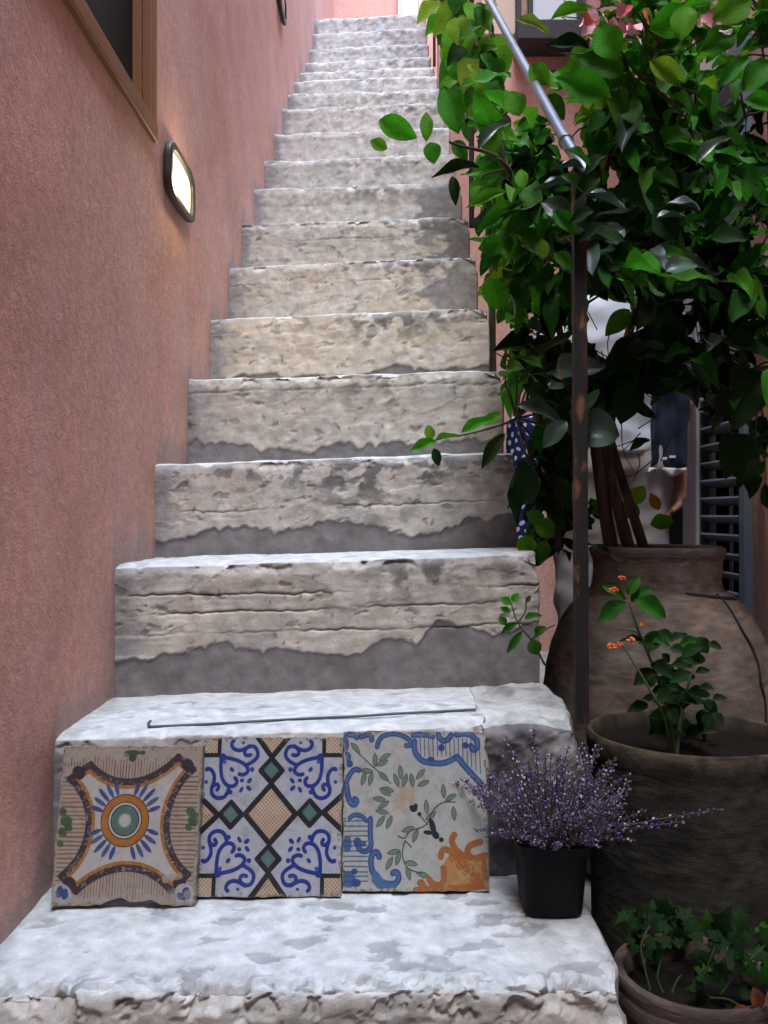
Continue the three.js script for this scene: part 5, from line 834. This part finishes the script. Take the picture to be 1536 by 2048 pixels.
const cap = (x, y, z, [a, b, ra, rb]) => { const bx = b[0] - a[0], by = b[1] - a[1], bz = b[2] - a[2], px = x - a[0], py = y - a[1], pz = z - a[2], t = Math.min(1, Math.max(0, (px * bx + py * by + pz * bz) / (bx * bx + by * by + bz * bz + 1e-9))); return Math.hypot(px - t * bx, py - t * by, pz - t * bz) - lerp(ra, rb, t); };
const smin = (a, b, k) => { const h = Math.max(k - Math.abs(a - b), 0) / k; return Math.min(a, b) - h * h * k / 4; };
const field = (caps, k) => (x, y, z) => { let d = 9; for (const c of caps) d = smin(d, cap(x, y, z, c), k); return d; };
{
  const P = V(0.705, 0, -2.72), t = thing('person', 'person in a white top and beige trousers standing with their back turned behind the bush', 'person', P), skin = std({ color: lin(0.42, 0.21, 0.15), roughness: 0.65 });
  // local axes: x to the picture's right, y up, z to the viewer; the figure looks away from the viewer
  const torso = [[[-0.075, 0.86, 0], [0.075, 0.86, 0], 0.095, 0.095], [[-0.06, 1.02, 0], [0.06, 1.02, 0], 0.085, 0.085], [[-0.085, 1.18, 0], [0.085, 1.18, 0], 0.095, 0.095], [[-0.12, 1.27, 0.005], [0.12, 1.27, 0.005], 0.055, 0.055], [[0, 0.86, 0], [0, 1.24, 0], 0.1, 0.1]];
  const legs = [-1, 1].flatMap((s) => [[[s * 0.085, 0.82, 0], [s * 0.09, 0.45, -0.01], 0.082, 0.052], [[s * 0.09, 0.45, -0.01], [s * 0.095, 0.09, 0.01], 0.052, 0.036], [[s * 0.095, 0.045, 0.01], [s * 0.11, 0.03, -0.14], 0.034, 0.026]]);
  const armR = [[[0.16, 1.26, 0], [0.195, 1.02, 0.02], 0.046, 0.037], [[0.195, 1.02, 0.02], [0.188, 0.81, 0.03], 0.037, 0.025]], armL = [[[-0.16, 1.26, 0], [-0.205, 1.05, 0.03], 0.046, 0.037], [[-0.205, 1.05, 0.03], [-0.17, 1.03, -0.17], 0.037, 0.025]];
  const head = [[[0, 1.26, 0], [0, 1.36, -0.01], 0.05, 0.047], [[0, 1.445, -0.015], [0, 1.485, -0.005], 0.072, 0.078], [[0, 1.40, -0.055], [0, 1.41, -0.05], 0.045, 0.045], [[0, 1.445, -0.098], [0, 1.425, -0.108], 0.009, 0.013], [[-0.077, 1.45, -0.005], [-0.077, 1.43, -0.003], 0.013, 0.009], [[0.077, 1.45, -0.005], [0.077, 1.43, -0.003], 0.013, 0.009], [[-0.02, 1.395, -0.095], [0.02, 1.395, -0.095], 0.007, 0.007], [[-0.03, 1.462, -0.083], [-0.028, 1.462, -0.083], 0.012, 0.012], [[0.03, 1.462, -0.083], [0.028, 1.462, -0.083], 0.012, 0.012]];
  const body = surface(field([...torso, ...legs, ...armR, ...armL, ...head], 0.028), [-0.32, -0.02, -0.3], [0.32, 1.62, 0.2], 0.0125);
  const handAt = (w, down, fwd, side) => { // wrist, direction of the fingers, palm spread, thumb side
    const D = V(...down), Fw = V(...fwd), q = (a, b, c) => { const v = V(...w).addScaledVector(D, a).addScaledVector(Fw, b).addScaledVector(D.clone().cross(Fw), c); return [v.x, v.y, v.z]; }, L = [];
    for (let k = 0; k < 4; k++) { const s = -0.028 + k * 0.0185, len = [0.062, 0.07, 0.066, 0.05][k]; L.push([q(0.0, s * 0.6, 0), q(0.078, s, 0), 0.017, 0.0125], [q(0.078, s, 0), q(0.078 + len * 0.5, s, 0.010), 0.0095, 0.0088], [q(0.078 + len * 0.5, s, 0.010), q(0.078 + len * 0.85, s, 0.03), 0.0088, 0.0078]); }
    L.push([q(0.02, -0.02 * side, 0), q(0.055, -0.05 * side, 0.012), 0.014, 0.011], [q(0.055, -0.05 * side, 0.012), q(0.088, -0.052 * side, 0.022), 0.0105, 0.0088]); return L;
  };
  const lump = (caps, pad) => { const lo = [9, 9, 9], hi = [-9, -9, -9]; for (const c of caps) for (const p of [c[0], c[1]]) for (let k = 0; k < 3; k++) { lo[k] = Math.min(lo[k], p[k] - pad); hi[k] = Math.max(hi[k], p[k] + pad); } return surface(field(caps, 0.006), lo, hi, 0.0036); };
  const hR = lump(handAt([0.188, 0.815, 0.03], [-0.12, -0.99, 0.05], [0.5, 0, 0.86], 1), 0.03), hL = lump(handAt([-0.17, 1.03, -0.17], [0.25, -0.1, -0.96], [0.2, 0.97, 0], -1), 0.03);
  mesh('body', mergeGeometries([body, hR, hL]), skin, t);
  const cloth = (caps, off, k, clip, wr) => surface((x, y, z) => Math.max(field(caps, k)(x, y, z) - off - wr * N3(x * 9, y * 14, z * 9), clip(x, y, z)), [-0.34, -0.02, -0.32], [0.34, 1.4, 0.24], 0.0125);
  mesh('white_top', cloth([...torso, [[0.15, 1.265, 0], [0.182, 1.12, 0.01], 0.05, 0.05], [[-0.15, 1.265, 0], [-0.19, 1.13, 0.02], 0.05, 0.05]], 0.016, 0.04, (x, y, z) => Math.max(0.86 - y, y - 1.335, y > 1.285 ? 0.055 - Math.hypot(x, z) : -1), 0.007), std({ color: lin(0.5, 0.5, 0.54), roughness: 0.9 }), t);
  mesh('trousers', cloth([...legs.filter((_, i) => i % 3 < 2), ...torso.slice(0, 2)], 0.017, 0.03, (x, y) => Math.max(0.1 - y, y - 0.92), 0.005), std({ color: lin(0.42, 0.37, 0.35), roughness: 0.9 }), t);
  const hair = surface((x, y, z) => { const d = Math.hypot(x / 1.02, y - 1.485, (z + 0.0)) - 0.093 - 0.004 * N3(x * 40, y * 20, z * 40); return Math.max(d, -(z + 0.05 + (y - 1.46) * 0.35), 1.37 - y); }, [-0.13, 1.34, -0.14], [0.13, 1.62, 0.14], 0.008);
  mesh('hair', hair, std({ color: lin(0.05, 0.03, 0.02), roughness: 0.8 }), t);
  const shoe = (s) => surface((x, y, z) => Math.max(cap(x, y, z, [[s * 0.095, 0.04, 0.02], [s * 0.11, 0.035, -0.15], 0.046, 0.036]), -y + 0.002), [s * 0.1 - 0.09, -0.01, -0.24], [s * 0.1 + 0.09, 0.12, 0.1], 0.01);
  mesh('shoe', shoe(-1), std({ color: lin(0.1, 0.08, 0.07), roughness: 0.7 }), t); mesh('shoe', shoe(1), std({ color: lin(0.1, 0.08, 0.07), roughness: 0.7 }), t);
  t.scale.setScalar(1.045); mesh('bracelet', new THREE.TorusGeometry(0.029, 0.0035, 8, 30).rotateX(Math.PI / 2 - 0.1).translate(0.187, 0.835, 0.03), std({ color: lin(0.5, 0.42, 0.4), roughness: 0.5 }), t);
  // navy cloth carried at the side
  const n = thing('navy_jacket', 'folded navy jacket with a white hem held at the person\'s side', 'jacket', V(P.x + 0.135, 0.84, P.z + 0.1));
  const fold = (y0, y1, off) => surface((x, y, z) => { const xx = x - 0.014 * Math.sin(y * 8) - 0.01 * N3(1, y * 6, 2), zz = z - 0.012 * Math.sin(xx * 95 + y * 5) - 0.008 * N3(x * 18, y * 9, 5); return Math.max(Math.abs(xx) - (0.056 - 0.05 * Math.max(0, y - 0.2)) - off, Math.abs(zz) - 0.014 - off, y - y1, y0 - y - 0.012 * Math.sin(xx * 60)); }, [-0.12, -0.03, -0.06], [0.12, 0.52, 0.06], 0.005);
  mesh('cloth', fold(0.018, 0.47, 0), std({ color: lin(0.008, 0.011, 0.03), roughness: 0.9 }), n); mesh('hem', fold(0.004, 0.019, 0.002), M.white, n);
  for (const [x, y] of [[-0.01, 0.045], [0.015, 0.05]]) mesh('emblem', new THREE.BoxGeometry(0.018, 0.007, 0.003).translate(x, y, 0.026), M.white, n);
  // patterned bag at the other side
  const c = document.createElement('canvas'); c.width = 128; c.height = 256; const g = c.getContext('2d'); g.fillStyle = 'rgb(22,30,92)'; g.fillRect(0, 0, 128, 256); g.fillStyle = 'rgb(226,228,238)'; for (let y = 6; y < 256; y += 22) for (let x = ((y / 22) % 2 | 0) * 16; x < 128; x += 32) { g.beginPath(); g.ellipse(x + rr(-3, 3), y + rr(-3, 3), rr(7, 11), rr(4, 8), rr(-0.6, 0.6), 0, 7); g.fill(); }
  const tx = new THREE.CanvasTexture(c); tx.colorSpace = THREE.SRGBColorSpace; tx.wrapS = tx.wrapT = THREE.RepeatWrapping;
  const b = thing('patterned_bag', 'navy and white patterned cloth bag hanging beside the steps', 'bag', V(P.x - 0.275, 0.56, P.z + 0.03)), bg = new RoundedBoxGeometry(0.13, 0.46, 0.1, 4, 0.03); bg.translate(0, 0.23, 0); const p = bg.attributes.position, u = bg.attributes.uv;
  for (let i = 0; i < p.count; i++) { u.setXY(i, p.getX(i) * 7 + p.getZ(i) * 7, p.getY(i) * 3.4); p.setX(i, p.getX(i) * (0.75 + 0.5 * (0.46 - p.getY(i))) + 0.006 * N3(1, p.getY(i) * 12, p.getZ(i) * 20)); } bg.computeVertexNormals();
  mesh('cloth', bg, std({ map: tx, roughness: 0.9 }), b);
  mesh('strap', merged([tube([V(-0.03, 0.44, 0), V(-0.01, 0.54, -0.03), V(0.055, 0.585, -0.06), V(0.08, 0.56, -0.08)], 0.006, 0.006, 16, 6), tube([V(0.03, 0.44, 0.01), V(0.04, 0.52, -0.01), V(0.075, 0.57, -0.05)], 0.006, 0.006, 12, 6)]), std({ color: lin(0.012, 0.016, 0.05), roughness: 0.9 }), b);
}

for (const o of scene.children) o.userData && delete o.userData.partNames;
scene.traverse((o) => { if (o.userData.partNames) delete o.userData.partNames; });
renderer.render(scene, camera);
